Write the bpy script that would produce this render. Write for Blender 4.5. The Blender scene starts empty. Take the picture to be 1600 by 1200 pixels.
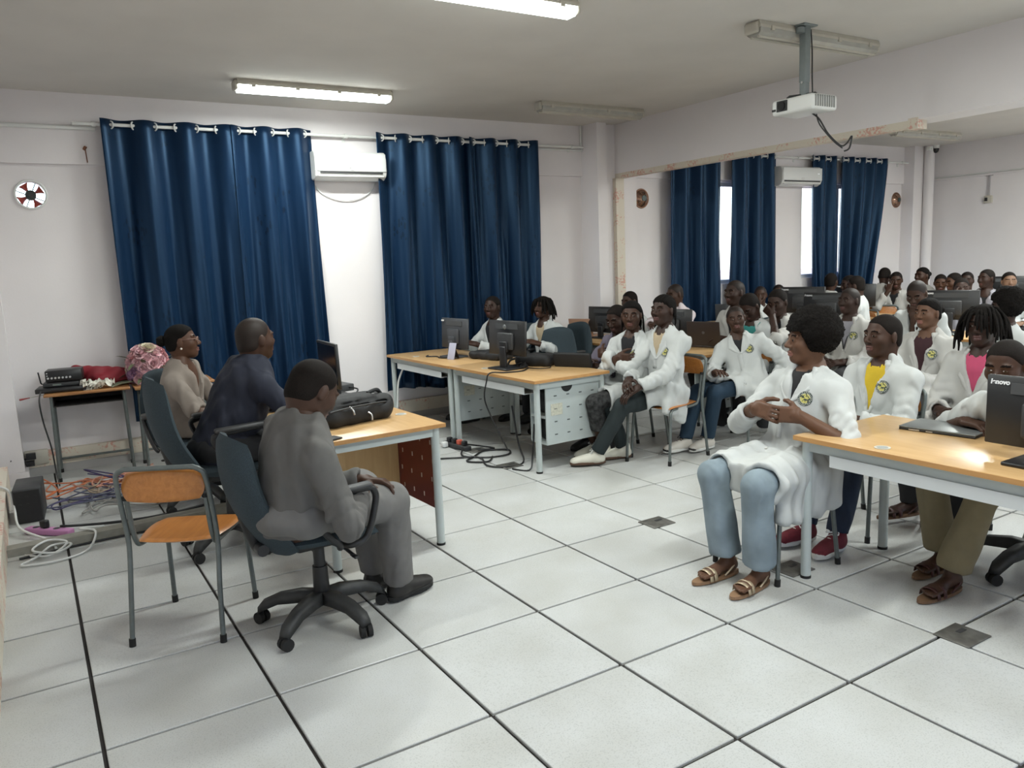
import bpy, bmesh, math, random
import numpy as np
from mathutils import Vector, Matrix, Euler
random.seed(7)
rng = np.random.default_rng(7)
S = bpy.context.scene
COL = S.collection
PI = math.pi

# ------------------------------------------------------------------ camera, world, light, exposure
def setup_camera():
    cam = bpy.data.cameras.new('camera')
    cam.sensor_fit = 'HORIZONTAL'; cam.sensor_width = 36.0
    cam.lens = 1224.45 / 1600 * 36.0
    cam.clip_start = 0.05; cam.clip_end = 200
    o = bpy.data.objects.new('camera', cam); COL.objects.link(o)
    yaw, pit, rol = 0.550430172, 0.155813365, -0.0427998205
    f = Vector((math.sin(yaw)*math.cos(pit), math.cos(yaw)*math.cos(pit), -math.sin(pit)))
    r = Vector((math.cos(yaw), -math.sin(yaw), 0)); u = r.cross(f)
    r2 = r*math.cos(rol)+u*math.sin(rol); u2 = -r*math.sin(rol)+u*math.cos(rol)
    m = Matrix((r2, u2, -f)).transposed().to_4x4()
    m.translation = Vector((-0.0545, -2.8787, 1.6069))
    o.matrix_world = m
    S.camera = o
setup_camera()
S.view_settings.view_transform = 'Standard'
S.view_settings.look = 'None'
S.view_settings.gamma = 1.0
S.view_settings.use_curve_mapping = False
S.view_settings.exposure = 0.14

def setup_world():
    w = bpy.data.worlds.new('sky'); S.world = w; w.use_nodes = True
    n = w.node_tree.nodes; l = w.node_tree.links
    bg = n['Background']
    sky = n.new('ShaderNodeTexSky'); sky.sky_type = 'NISHITA'
    sky.sun_disc = False; sky.sun_elevation = math.radians(50); sky.sun_rotation = math.radians(200)
    l.new(sky.outputs[0], bg.inputs[0])
    bg.inputs[1].default_value = 0.85
setup_world()

def setup_sun():
    la = bpy.data.lights.new('sun', 'SUN'); la.energy = 3.2; la.angle = math.radians(0.6); la.color = (1.0, 0.93, 0.84)
    o = bpy.data.objects.new('sun', la); COL.objects.link(o)
    o.rotation_euler = (math.radians(24), 0, math.radians(12))      # high sun from the viewer's side of the building
setup_sun()

LAMP_W = 50.0        # watts of a lit tube fixture

# ------------------------------------------------------------------ materials
MATS = {}
def mat(name, col, rough=0.6, metal=0.0, noise=None, bump=None, spec=0.5, coords='Object', col2=None, sheen=0.0, emit=0.0, coat=0.0, wr=0.0):
    """noise=(scale, amount) mottles the colour; bump=(scale, strength)"""
    if name in MATS: return MATS[name]
    m = bpy.data.materials.new(name); m.use_nodes = True
    nt = m.node_tree; n = nt.nodes; l = nt.links
    b = n['Principled BSDF']
    b.inputs['Base Color'].default_value = (*col, 1)
    b.inputs['Roughness'].default_value = rough
    b.inputs['Metallic'].default_value = metal
    b.inputs['Specular IOR Level'].default_value = spec
    if sheen: b.inputs['Sheen Weight'].default_value = sheen
    if coat: b.inputs['Coat Weight'].default_value = coat
    if emit:
        b.inputs['Emission Color'].default_value = (*col, 1); b.inputs['Emission Strength'].default_value = emit
    tc = n.new('ShaderNodeTexCoord')
    if noise:
        t = n.new('ShaderNodeTexNoise'); t.inputs['Scale'].default_value = noise[0]; t.inputs['Detail'].default_value = 5
        l.new(tc.outputs[coords], t.inputs['Vector'])
        r = n.new('ShaderNodeValToRGB')
        c2 = col2 if col2 else tuple(max(0, c*(1-noise[1])) for c in col)
        r.color_ramp.elements[0].position = 0.35; r.color_ramp.elements[1].position = 0.65
        r.color_ramp.elements[0].color = (*c2, 1); r.color_ramp.elements[1].color = (*col, 1)
        l.new(t.outputs['Fac'], r.inputs[0]); l.new(r.outputs[0], b.inputs['Base Color'])
    if bump:
        t = n.new('ShaderNodeTexNoise'); t.inputs['Scale'].default_value = bump[0]; t.inputs['Detail'].default_value = 4
        l.new(tc.outputs[coords], t.inputs['Vector'])
        bp = n.new('ShaderNodeBump'); bp.inputs['Strength'].default_value = bump[1]; bp.inputs['Distance'].default_value = 0.01
        l.new(t.outputs['Fac'], bp.inputs['Height']); l.new(bp.outputs[0], b.inputs['Normal'])
    if wr:
        # cloth creases: two stretched ridged noises
        mp = n.new('ShaderNodeMapping'); mp.inputs['Scale'].default_value = (1.0, 1.0, 0.45); mp.inputs['Rotation'].default_value = (0.35, 0.3, 0.2)
        l.new(tc.outputs['Object'], mp.inputs[0])
        t1 = n.new('ShaderNodeTexNoise'); t1.noise_type = 'RIDGED_MULTIFRACTAL'; t1.inputs['Scale'].default_value = 10.0; t1.inputs['Detail'].default_value = 1.8; t1.inputs['Distortion'].default_value = 0.5
        l.new(mp.outputs[0], t1.inputs['Vector'])
        b1 = n.new('ShaderNodeBump'); b1.inputs['Strength'].default_value = wr*1.3; b1.inputs['Distance'].default_value = 0.03
        l.new(t1.outputs['Fac'], b1.inputs['Height'])
        prev = b.inputs['Normal'].links[0].from_socket if b.inputs['Normal'].links else None
        if prev is not None: l.new(prev, b1.inputs['Normal'])
        l.new(b1.outputs[0], b.inputs['Normal'])
    MATS[name] = m
    return m

def wood(name, c1, c2, scale=(1.5, 14, 14), rough=0.35):
    if name in MATS: return MATS[name]
    m = bpy.data.materials.new(name); m.use_nodes = True
    nt = m.node_tree; n = nt.nodes; l = nt.links; b = n['Principled BSDF']
    tc = n.new('ShaderNodeTexCoord'); mp = n.new('ShaderNodeMapping'); mp.inputs['Scale'].default_value = scale
    l.new(tc.outputs['Object'], mp.inputs[0])
    t = n.new('ShaderNodeTexNoise'); t.inputs['Scale'].default_value = 2.2; t.inputs['Detail'].default_value = 6; t.inputs['Distortion'].default_value = 0.6
    l.new(mp.outputs[0], t.inputs['Vector'])
    r = n.new('ShaderNodeValToRGB'); r.color_ramp.elements[0].position = 0.3; r.color_ramp.elements[1].position = 0.7
    r.color_ramp.elements[0].color = (*c1, 1); r.color_ramp.elements[1].color = (*c2, 1)
    l.new(t.outputs['Fac'], r.inputs[0]); l.new(r.outputs[0], b.inputs['Base Color'])
    b.inputs['Roughness'].default_value = rough
    MATS[name] = m
    return m

def speckle_mat():
    m = bpy.data.materials.new('floor_tile'); m.use_nodes = True
    nt = m.node_tree; n = nt.nodes; l = nt.links; b = n['Principled BSDF']
    tc = n.new('ShaderNodeTexCoord'); oi = n.new('ShaderNodeObjectInfo')
    va = n.new('ShaderNodeVectorMath'); va.operation = 'ADD'
    rv = n.new('ShaderNodeVectorMath'); rv.operation = 'SCALE'; rv.inputs[0].default_value = (17, 31, 7)
    l.new(oi.outputs['Random'], rv.inputs['Scale'])
    l.new(tc.outputs['Object'], va.inputs[0]); l.new(rv.outputs[0], va.inputs[1])
    t1 = n.new('ShaderNodeTexNoise'); t1.inputs['Scale'].default_value = 190; t1.inputs['Detail'].default_value = 3
    t2 = n.new('ShaderNodeTexNoise'); t2.inputs['Scale'].default_value = 3.0; t2.inputs['Detail'].default_value = 5
    l.new(va.outputs[0], t1.inputs['Vector']); l.new(va.outputs[0], t2.inputs['Vector'])
    r = n.new('ShaderNodeValToRGB'); r.color_ramp.elements[0].position = 0.36; r.color_ramp.elements[1].position = 0.46
    r.color_ramp.elements[0].color = (0.46, 0.47, 0.465, 1); r.color_ramp.elements[1].color = (0.56, 0.57, 0.565, 1)
    l.new(t1.outputs['Fac'], r.inputs[0])
    r2 = n.new('ShaderNodeValToRGB'); r2.color_ramp.elements[0].position = 0.3; r2.color_ramp.elements[1].position = 0.7
    r2.color_ramp.elements[0].color = (0.86, 0.85, 0.82, 1); r2.color_ramp.elements[1].color = (1, 1, 1, 1)
    l.new(t2.outputs['Fac'], r2.inputs[0])
    mx = n.new('ShaderNodeMix'); mx.data_type = 'RGBA'; mx.blend_type = 'MULTIPLY'; mx.inputs['Factor'].default_value = 1
    l.new(r.outputs[0], mx.inputs['A']); l.new(r2.outputs[0], mx.inputs['B'])
    l.new(mx.outputs['Result'], b.inputs['Base Color'])
    b.inputs['Roughness'].default_value = 0.33
    b.inputs['Specular IOR Level'].default_value = 0.4
    MATS['floor_tile'] = m
    return m

def trunk_mat():
    """beige plastic cable duct with worn red protective print"""
    m = bpy.data.materials.new('cable_duct'); m.use_nodes = True
    nt = m.node_tree; n = nt.nodes; l = nt.links; b = n['Principled BSDF']
    tc = n.new('ShaderNodeTexCoord'); mp = n.new('ShaderNodeMapping'); mp.inputs['Scale'].default_value = (1, 1, 1)
    l.new(tc.outputs['Object'], mp.inputs[0])
    t1 = n.new('ShaderNodeTexNoise'); t1.inputs['Scale'].default_value = 5.0; t1.inputs['Detail'].default_value = 2
    t2 = n.new('ShaderNodeTexNoise'); t2.inputs['Scale'].default_value = 45; t2.inputs['Detail'].default_value = 3
    l.new(mp.outputs[0], t1.inputs['Vector']); l.new(mp.outputs[0], t2.inputs['Vector'])
    mu = n.new('ShaderNodeMath'); mu.operation = 'MULTIPLY'
    l.new(t1.outputs['Fac'], mu.inputs[0]); l.new(t2.outputs['Fac'], mu.inputs[1])
    r = n.new('ShaderNodeValToRGB'); r.color_ramp.elements[0].position = 0.29; r.color_ramp.elements[1].position = 0.36
    r.color_ramp.elements[0].color = (0.66, 0.60, 0.50, 1); r.color_ramp.elements[1].color = (0.60, 0.33, 0.26, 1)
    l.new(mu.outputs[0], r.inputs[0]); l.new(r.outputs[0], b.inputs['Base Color'])
    b.inputs['Roughness'].default_value = 0.5
    MATS['cable_duct'] = m
    return m

def curtain_mat():
    m = bpy.data.materials.new('blue_satin'); m.use_nodes = True
    nt = m.node_tree; n = nt.nodes; l = nt.links; b = n['Principled BSDF']
    uv = n.new('ShaderNodeUVMap')
    # leaf clusters: big cells choose the bush, small stretched cells the leaves
    mp = n.new('ShaderNodeMapping'); mp.inputs['Scale'].default_value = (1.5, 1.18, 1)
    l.new(uv.outputs[0], mp.inputs[0])
    v1 = n.new('ShaderNodeTexVoronoi'); v1.inputs['Scale'].default_value = 1.5; v1.inputs['Randomness'].default_value = 0.55
    l.new(mp.outputs[0], v1.inputs['Vector'])
    mp2 = n.new('ShaderNodeMapping'); mp2.inputs['Scale'].default_value = (26, 14, 1); mp2.inputs['Rotation'].default_value = (0, 0, 0.5)
    l.new(uv.outputs[0], mp2.inputs[0])
    v2 = n.new('ShaderNodeTexVoronoi'); v2.inputs['Scale'].default_value = 1.0
    l.new(mp2.outputs[0], v2.inputs['Vector'])
    c1 = n.new('ShaderNodeMath'); c1.operation = 'LESS_THAN'; c1.inputs[1].default_value = 0.30
    c2 = n.new('ShaderNodeMath'); c2.operation = 'LESS_THAN'; c2.inputs[1].default_value = 0.36
    l.new(v1.outputs['Distance'], c1.inputs[0]); l.new(v2.outputs['Distance'], c2.inputs[0])
    mu = n.new('ShaderNodeMath'); mu.operation = 'MULTIPLY'
    l.new(c1.outputs[0], mu.inputs[0]); l.new(c2.outputs[0], mu.inputs[1])
    mx = n.new('ShaderNodeMix'); mx.data_type = 'RGBA'
    mx.inputs['A'].default_value = (0.0034, 0.0130, 0.036, 1); mx.inputs['B'].default_value = (0.0013, 0.0038, 0.0125, 1)
    l.new(mu.outputs[0], mx.inputs['Factor']); l.new(mx.outputs['Result'], b.inputs['Base Color'])
    b.inputs['Roughness'].default_value = 0.40
    b.inputs['Specular IOR Level'].default_value = 0.55
    b.inputs['Specular Tint'].default_value = (0.30, 0.55, 0.9, 1)
    b.inputs['Sheen Weight'].default_value = 0.08; b.inputs['Sheen Tint'].default_value = (0.2, 0.5, 0.9, 1)
    MATS['blue_satin'] = m
    return m

def badge_mat():
    """embroidered round badge: dark ring with pale lettering strokes, yellow field with a dark figure"""
    m = bpy.data.materials.new('coat_badge'); m.use_nodes = True
    nt = m.node_tree; n = nt.nodes; l = nt.links; b = n['Principled BSDF']
    tc = n.new('ShaderNodeTexCoord')
    g = n.new('ShaderNodeTexGradient'); g.gradient_type = 'SPHERICAL'
    mp = n.new('ShaderNodeMapping'); mp.inputs['Scale'].default_value = (25, 25, 25)   # unit radius 0.04
    l.new(tc.outputs['Object'], mp.inputs[0]); l.new(mp.outputs[0], g.inputs[0])
    ring = n.new('ShaderNodeValToRGB'); ring.color_ramp.interpolation = 'CONSTANT'
    e = ring.color_ramp.elements
    e[0].position = 0; e[0].color = (0.02, 0.03, 0.025, 1)
    e[1].position = 0.10; e[1].color = (0.42, 0.44, 0.42, 1)
    for p_, c_ in ((0.15, (0.025, 0.035, 0.03, 1)), (0.34, (0.5, 0.5, 0.42, 1)), (0.39, (0.50, 0.46, 0.13, 1))):
        k = e.new(p_); k.color = c_
    l.new(g.outputs['Fac'], ring.inputs[0])
    t = n.new('ShaderNodeTexNoise'); t.inputs['Scale'].default_value = 75; t.inputs['Detail'].default_value = 2
    l.new(tc.outputs['Object'], t.inputs['Vector'])
    r = n.new('ShaderNodeValToRGB'); r.color_ramp.elements[0].position = 0.50; r.color_ramp.elements[1].position = 0.54
    l.new(t.outputs['Fac'], r.inputs[0])
    mx = n.new('ShaderNodeMix'); mx.data_type = 'RGBA'
    l.new(r.outputs[0], mx.inputs['Factor']); l.new(ring.outputs[0], mx.inputs['A']); mx.inputs['B'].default_value = (0.03, 0.045, 0.04, 1)
    # pale dashes in the ring
    rd = n.new('ShaderNodeTexGradient'); rd.gradient_type = 'RADIAL'; l.new(tc.outputs['Object'], rd.inputs[0])
    fr = n.new('ShaderNodeMath'); fr.operation = 'MULTIPLY'; fr.inputs[1].default_value = 22
    l.new(rd.outputs['Fac'], fr.inputs[0])
    f2 = n.new('ShaderNodeMath'); f2.operation = 'FRACT'; l.new(fr.outputs[0], f2.inputs[0])
    f3 = n.new('ShaderNodeMath'); f3.operation = 'GREATER_THAN'; f3.inputs[1].default_value = 0.55; l.new(f2.outputs[0], f3.inputs[0])
    inr = n.new('ShaderNodeMath'); inr.operation = 'LESS_THAN'; inr.inputs[1].default_value = 0.31; l.new(g.outputs['Fac'], inr.inputs[0])
    in2 = n.new('ShaderNodeMath'); in2.operation = 'GREATER_THAN'; in2.inputs[1].default_value = 0.18; l.new(g.outputs['Fac'], in2.inputs[0])
    m1 = n.new('ShaderNodeMath'); m1.operation = 'MULTIPLY'; l.new(f3.outputs[0], m1.inputs[0]); l.new(inr.outputs[0], m1.inputs[1])
    m2 = n.new('ShaderNodeMath'); m2.operation = 'MULTIPLY'; l.new(m1.outputs[0], m2.inputs[0]); l.new(in2.outputs[0], m2.inputs[1])
    mx2 = n.new('ShaderNodeMix'); mx2.data_type = 'RGBA'; mx2.inputs['B'].default_value = (0.35, 0.36, 0.33, 1)
    l.new(m2.outputs[0], mx2.inputs['Factor']); l.new(mx.outputs['Result'], mx2.inputs['A'])
    l.new(mx2.outputs['Result'], b.inputs['Base Color'])
    b.inputs['Roughness'].default_value = 0.8
    MATS['coat_badge'] = m
    return m

def glass_mat():
    m = bpy.data.materials.new('window_glass'); m.use_nodes = True
    nt = m.node_tree; n = nt.nodes; l = nt.links
    b = n['Principled BSDF']; n.remove(b)
    tr = n.new('ShaderNodeBsdfTransparent'); tr.inputs[0].default_value = (0.93, 0.95, 1, 1)
    gl = n.new('ShaderNodeBsdfGlossy'); gl.inputs['Roughness'].default_value = 0.05
    mx = n.new('ShaderNodeMixShader'); mx.inputs[0].default_value = 0.08
    l.new(tr.outputs[0], mx.inputs[1]); l.new(gl.outputs[0], mx.inputs[2]); l.new(mx.outputs[0], n['Material Output'].inputs[0])
    MATS['window_glass'] = m
    return m

M_WALL = mat('wall_paint', (0.79, 0.755, 0.76), 0.7, noise=(1.2, 0.06), bump=(60, 0.05))
M_CEIL = mat('ceiling_paint', (0.66, 0.63, 0.59), 0.85, noise=(1.6, 0.06))
M_TILE = speckle_mat()
M_GAP = mat('floor_gap', (0.022, 0.018, 0.016), 0.8)
M_DUCT = trunk_mat()
M_SATIN = curtain_mat()
M_BADGE = badge_mat()
M_GLASS = glass_mat()
M_TOP = wood('desk_top_beech', (0.50, 0.305, 0.135), (0.58, 0.38, 0.185), scale=(16, 1.2, 12), rough=0.3)
M_EDGE = wood('desk_edge_wood', (0.42, 0.21, 0.07), (0.52, 0.28, 0.10), scale=(8, 1.2, 12), rough=0.4)
M_PANEL = wood('pale_wood_panel', (0.50, 0.31, 0.12), (0.58, 0.37, 0.16), scale=(12, 12, 1.4), rough=0.45)
M_PLY = wood('orange_plywood', (0.38, 0.14, 0.03), (0.50, 0.20, 0.05), scale=(22, 2, 22), rough=0.28)
M_METAL = mat('pale_grey_metal', (0.45, 0.495, 0.485), 0.45, noise=(6, 0.06))
M_TUBE = mat('grey_green_tube', (0.14, 0.16, 0.155), 0.4, metal=0.3, noise=(30, 0.15))
M_BLACK = mat('black_plastic', (0.012, 0.012, 0.013), 0.42)
M_DARK = mat('dark_grey_plastic', (0.035, 0.036, 0.038), 0.5, noise=(40, 0.2))
M_RUBBER = mat('black_rubber', (0.01, 0.01, 0.01), 0.8)
M_WHITE = mat('white_plastic', (0.72, 0.73, 0.71), 0.35)
M_CREAM = mat('cream_plastic', (0.52, 0.49, 0.42), 0.5, noise=(10, 0.1))
M_REDMETAL = mat('dark_red_metal', (0.16, 0.016, 0.008), 0.4, noise=(9, 0.12))
M_CHAIRFAB = mat('blue_grey_fabric', (0.030, 0.048, 0.060), 0.85, noise=(220, 0.35), bump=(400, 0.2))
M_SILVER = mat('silver_metal', (0.55, 0.55, 0.54), 0.3, metal=0.9)
M_SCREEN = mat('dark_screen', (0.01, 0.01, 0.012), 0.15)

# ------------------------------------------------------------------ object helpers
def tag(o, label=None, cat=None, group=None, kind=None):
    if label: o['label'] = label
    if cat: o['category'] = cat
    if group: o['group'] = group
    if kind: o['kind'] = kind
    return o
def thing(name, label, cat, loc=(0, 0, 0), rz=0.0, group=None):
    o = bpy.data.objects.new(name, None); COL.objects.link(o)
    o.empty_display_size = 0.05
    o.location = loc; o.rotation_euler = (0, 0, rz)
    return tag(o, label, cat, group)
def link(name, me, parent=None, loc=(0, 0, 0), rot=(0, 0, 0)):
    o = bpy.data.objects.new(name, me); COL.objects.link(o)
    if parent is not None: o.parent = parent
    o.location = loc; o.rotation_euler = rot
    return o
def copy_tree(o, parent=None):
    c = o.copy(); COL.objects.link(c); c.parent = parent
    for ch in list(o.children): copy_tree(ch, c)
    return c
def place(o, loc, rz=0.0, label=None, group=None):
    o.location = loc; o.rotation_euler = (0, 0, rz)
    if label: o['label'] = label
    if group: o['group'] = group
    return o

def fast_mesh(name, V, F, mats, mi=None, smooth=True):
    """V (n,3) array, F (m,4) quads array"""
    me = bpy.data.meshes.new(name)
    V = np.asarray(V, np.float32); F = np.asarray(F, np.int32)
    k = F.shape[1]
    me.vertices.add(len(V)); me.vertices.foreach_set('co', V.ravel())
    me.loops.add(F.size); me.loops.foreach_set('vertex_index', F.ravel())
    me.polygons.add(len(F))
    me.polygons.foreach_set('loop_start', np.arange(0, F.size, k, dtype=np.int32))
    me.polygons.foreach_set('loop_total', np.full(len(F), k, np.int32))
    for m in (mats if isinstance(mats, (list, tuple)) else [mats]): me.materials.append(m)
    if mi is not None: me.polygons.foreach_set('material_index', np.asarray(mi, np.int32))
    me.update(calc_edges=True)
    if smooth: me.polygons.foreach_set('use_smooth', np.ones(len(F), bool))
    return me

class MB:
    """collects simple shapes into one mesh"""
    def __init__(self): self.v = []; self.f = []; self.m = []; self.sm = []
    def add(self, V, F, mi=0, smooth=False, T=None):
        b = len(self.v)
        for p in V:
            p = Vector(p)
            if T is not None: p = T @ p
            self.v.append(p)
        for f in F:
            self.f.append([b+i for i in f]); self.m.append(mi); self.sm.append(smooth)
        return self
    def box(self, c, s, mi=0, T=None, rz=0.0):
        x, y, z = s[0]/2, s[1]/2, s[2]/2
        V = [(-x,-y,-z),(x,-y,-z),(x,y,-z),(-x,y,-z),(-x,-y,z),(x,-y,z),(x,y,z),(-x,y,z)]
        F = [(0,3,2,1),(4,5,6,7),(0,1,5,4),(1,2,6,5),(2,3,7,6),(3,0,4,7)]
        L = Matrix.Translation(c) @ Matrix.Rotation(rz, 4, 'Z')
        return self.add(V, F, mi, False, (T @ L) if T is not None else L)
    def box2(self, a, b, mi=0, T=None):
        return self.box([(a[i]+b[i])/2 for i in range(3)], [abs(b[i]-a[i]) for i in range(3)], mi, T)
    def rbox(self, c, s, r=0.01, seg=2, mi=0, T=None, rot=(0, 0, 0)):
        bm = bmesh.new(); bmesh.ops.create_cube(bm, size=1.0)
        for v in bm.verts: v.co = Vector((v.co.x*s[0], v.co.y*s[1], v.co.z*s[2]))
        bmesh.ops.bevel(bm, geom=list(bm.edges), offset=min(r, min(s)*0.49), segments=seg, profile=0.5, affect='EDGES')
        bm.verts.index_update()
        V = [v.co.copy() for v in bm.verts]; F = [[v.index for v in f.verts] for f in bm.faces]; bm.free()
        L = Matrix.Translation(c) @ Euler(rot).to_matrix().to_4x4()
        return self.add(V, F, mi, True, (T @ L) if T is not None else L)
    def cyl(self, a, b, r, r2=None, seg=12, mi=0, T=None, cap=True, smooth=True):
        a = Vector(a); b = Vector(b); r2 = r if r2 is None else r2
        d = (b-a).normalized(); u = d.orthogonal().normalized(); w = d.cross(u)
        V = []
        for k in range(seg):
            t = 2*PI*k/seg; e = u*math.cos(t)+w*math.sin(t)
            V.append(a+e*r); V.append(b+e*r2)
        F = [(2*k, 2*((k+1) % seg), 2*((k+1) % seg)+1, 2*k+1) for k in range(seg)]
        self.add(V, F, mi, smooth, T)
        if cap:
            self.add([V[2*k] for k in range(seg)], [list(range(seg))[::-1]], mi, False, T)
            self.add([V[2*k+1] for k in range(seg)], [list(range(seg))], mi, False, T)
        return self
    def tube(self, pts, r, seg=8, mi=0, T=None, closed=False, cap=True):
        pts = [Vector(p) for p in pts]; n = len(pts)
        rs = r if isinstance(r, (list, tuple)) else [r]*n
        tang = []
        for i in range(n):
            a = pts[i-1] if (i > 0 or closed) else pts[i]
            b = pts[(i+1) % n] if (i < n-1 or closed) else pts[i]
            d = (b-a)
            tang.append(d.normalized() if d.length > 1e-9 else Vector((0, 0, 1)))
        u = tang[0].orthogonal().normalized(); V = []
        for i in range(n):
            u = (u - tang[i]*u.dot(tang[i]))
            u = u.normalized() if u.length > 1e-6 else tang[i].orthogonal().normalized()
            w = tang[i].cross(u)
            for k in range(seg):
                t = 2*PI*k/seg; V.append(pts[i] + (u*math.cos(t)+w*math.sin(t))*rs[i])
        F = []
        for i in range(n if closed else n-1):
            j = (i+1) % n
            for k in range(seg):
                k2 = (k+1) % seg
                F.append((i*seg+k, i*seg+k2, j*seg+k2, j*seg+k))
        self.add(V, F, mi, True, T)
        if cap and not closed:
            self.add(V[:seg], [list(range(seg))[::-1]], mi, False, T)
            self.add(V[-seg:], [list(range(seg))], mi, False, T)
        return self
    def lathe(self, prof, seg=20, c=(0, 0, 0), mi=0, T=None, ax=None):
        V = []; F = []
        for (r, z) in prof:
            for k in range(seg):
                t = 2*PI*k/seg; V.append((c[0]+r*math.cos(t), c[1]+r*math.sin(t), c[2]+z))
        for i in range(len(prof)-1):
            for k in range(seg):
                k2 = (k+1) % seg
                F.append((i*seg+k, i*seg+k2, (i+1)*seg+k2, (i+1)*seg+k))
        return self.add(V, F, mi, True, T)
    def prism(self, poly, z0, z1, mi=0, T=None):
        n = len(poly)
        V = [(x, y, z0) for x, y in poly]+[(x, y, z1) for x, y in poly]
        F = [list(range(n))[::-1], list(range(n, 2*n))]+[(i, (i+1) % n, n+(i+1) % n, n+i) for i in range(n)]
        return self.add(V, F, mi, False, T)
    def mesh(self, name, mats):
        me = bpy.data.meshes.new(name)
        me.from_pydata([tuple(v) for v in self.v], [], self.f)
        for m in (mats if isinstance(mats, (list, tuple)) else [mats]): me.materials.append(m)
        me.polygons.foreach_set('material_index', self.m)
        me.polygons.foreach_set('use_smooth', self.sm)
        me.update()
        return me
    def build(self, name, mats, parent=None, loc=(0, 0, 0), rot=(0, 0, 0)):
        return link(name, self.mesh(name, mats), parent, loc, rot)

def spline(pts, n=8, closed=False):
    """Catmull-Rom through the points"""
    P = [Vector(p) for p in pts]; out = []; m = len(P)
    for i in range(m if closed else m-1):
        p1 = P[i]; p2 = P[(i+1) % m]
        p0 = P[i-1] if (i > 0 or closed) else p1; p3 = P[(i+2) % m] if (i+2 < m or closed) else p2
        for k in range(n):
            t = k/n
            out.append(0.5*((2*p1)+(p2-p0)*t+(2*p0-5*p1+4*p2-p3)*t*t+(3*p1-p0-3*p2+p3)*t**3))
    if not closed: out.append(P[-1])
    return out

def struct(name, mb, mats, parent=None):
    o = mb.build(name, mats, parent)
    o['kind'] = 'structure'
    return o

# ------------------------------------------------------------------ the room
XL, XR, YB, YF, ZC = -0.42, 12.5, 4.70, -5.2, 3.11
# floor: dark bed with raised-floor tiles laid on it
b = MB(); b.box2((XL-0.2, YF-0.2, -0.15), (XR+0.2, YB+0.2, -0.012))
floor = struct('floor', b, M_GAP)
tb = MB(); tb.rbox((0, 0, -0.011), (0.586, 0.586, 0.022), 0.0025, 1)
for i in range(len(tb.sm)): tb.sm[i] = False
tile_me = tb.mesh('tile', M_TILE)
cells = []
camx, camy = -0.0545, -2.8787
fy, fx = math.cos(0.5504), math.sin(0.5504)
for i in range(-1, 21):
    for j in range(-4, 8):
        cx, cy = 0.3+0.6*i, 0.3+0.6*j
        if cy > YB-0.12: continue
        dx, dy = cx-camx, cy-camy
        dep = dx*fx+dy*fy; lat = dx*fy-dy*fx
        vis = dep > 0.9 and abs(lat)/dep < 0.80
        cells.append((dep if vis else dep+100, cx, cy))
cells.sort()
for d_, cx, cy in cells[:300]:
    link('tile', tile_me, floor, (cx, cy, 0))
rest = MB()
for d_, cx, cy in cells[300:]:
    rest.box((cx, cy, -0.011), (0.586, 0.586, 0.022))
for i in range(-1, 21):
    rest.box((0.3+0.6*i, 4.745, -0.011), (0.591, 0.09, 0.022))
    for j in range(-9, -4): rest.box((0.3+0.6*i, 0.3+0.6*j, -0.011), (0.586, 0.586, 0.022))
r_ = rest.build('tile_remainder', M_TILE, floor); r_['kind'] = 'stuff'
# ceiling
b = MB(); b.box2((XL-0.2, YF-0.2, ZC), (XR+0.2, YB+0.2, ZC+0.2)); struct('ceiling', b, M_CEIL)

# back wall with window openings and round fan holes
WIN = [(0.80, 2.36), (3.20, 4.84), (7.12, 8.86), (9.62, 11.40)]
WZ0, WZ1 = 1.18, 2.52
FANS = [0.10, 6.585, 11.89]; FZ, FR = 2.30, 0.112
def hole_patch(mb, x0, x1, z0, z1, cx, cz, r, y0, y1):
    """wall slab between z0,z1 with a round hole"""
    n = 24; V = []; F = []
    for y in (y0, y1):
        for k in range(n):
            t = 2*PI*k/n; c, s = math.cos(t), math.sin(t)
            V.append((cx+r*c, y, cz+r*s))
        for k in range(n):
            t = 2*PI*k/n; c, s = math.cos(t), math.sin(t)
            q = min(((x1-cx)/c if c > 1e-6 else (x0-cx)/c if c < -1e-6 else 9), ((z1-cz)/s if s > 1e-6 else (z0-cz)/s if s < -1e-6 else 9))
            V.append((cx+q*c, y, cz+q*s))
    for k in range(n):
        k2 = (k+1) % n
        F += [(k, n+k, n+k2, k2), (2*n+k, 2*n+k2, 3*n+k2, 3*n+k), (k, k2, 2*n+k2, 2*n+k)]
    mb.add(V, F, 0)
b = MB()
Y0, Y1 = YB, YB+0.16
b.box2((XL-0.2, Y0, -0.1), (XR+0.2, Y1, WZ0)); b.box2((XL-0.2, Y0, WZ1), (XR+0.2, Y1, ZC+0.1))
edges = [XL-0.2]+[e for w in WIN for e in w]+[XR+0.2]
for k in range(0, len(edges), 2):
    x0, x1 = edges[k], edges[k+1]
    fan = [f for f in FANS if x0 < f < x1]
    if fan:
        f = fan[0]; a0, a1 = max(x0, f-0.2), min(x1, f+0.2)
        # corners of the patch: fill exactly with boxes around a square
        b.box2((x0, Y0, WZ0), (a0, Y1, WZ1)); b.box2((a1, Y0, WZ0), (x1, Y1, WZ1))
        b.box2((a0, Y0, WZ0), (a1, Y1, FZ-0.2)); b.box2((a0, Y0, FZ+0.2), (a1, Y1, WZ1))
        hole_patch(b, a0, a1, FZ-0.2, FZ+0.2, f, FZ, FR, Y0, Y1)
    else:
        b.box2((x0, Y0, WZ0), (x1, Y1, WZ1))
struct('wall_back', b, M_WALL)
b = MB(); b.box2((XL, YB-0.035, 2.545), (XR, YB, ZC)); struct('trim_1', b, M_WALL)     # lintel band, proud of the wall
b = MB(); b.box2((XL-0.2, YF, -0.1), (XL, YB, ZC+0.1)); struct('wall_left', b, M_WALL)
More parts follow.
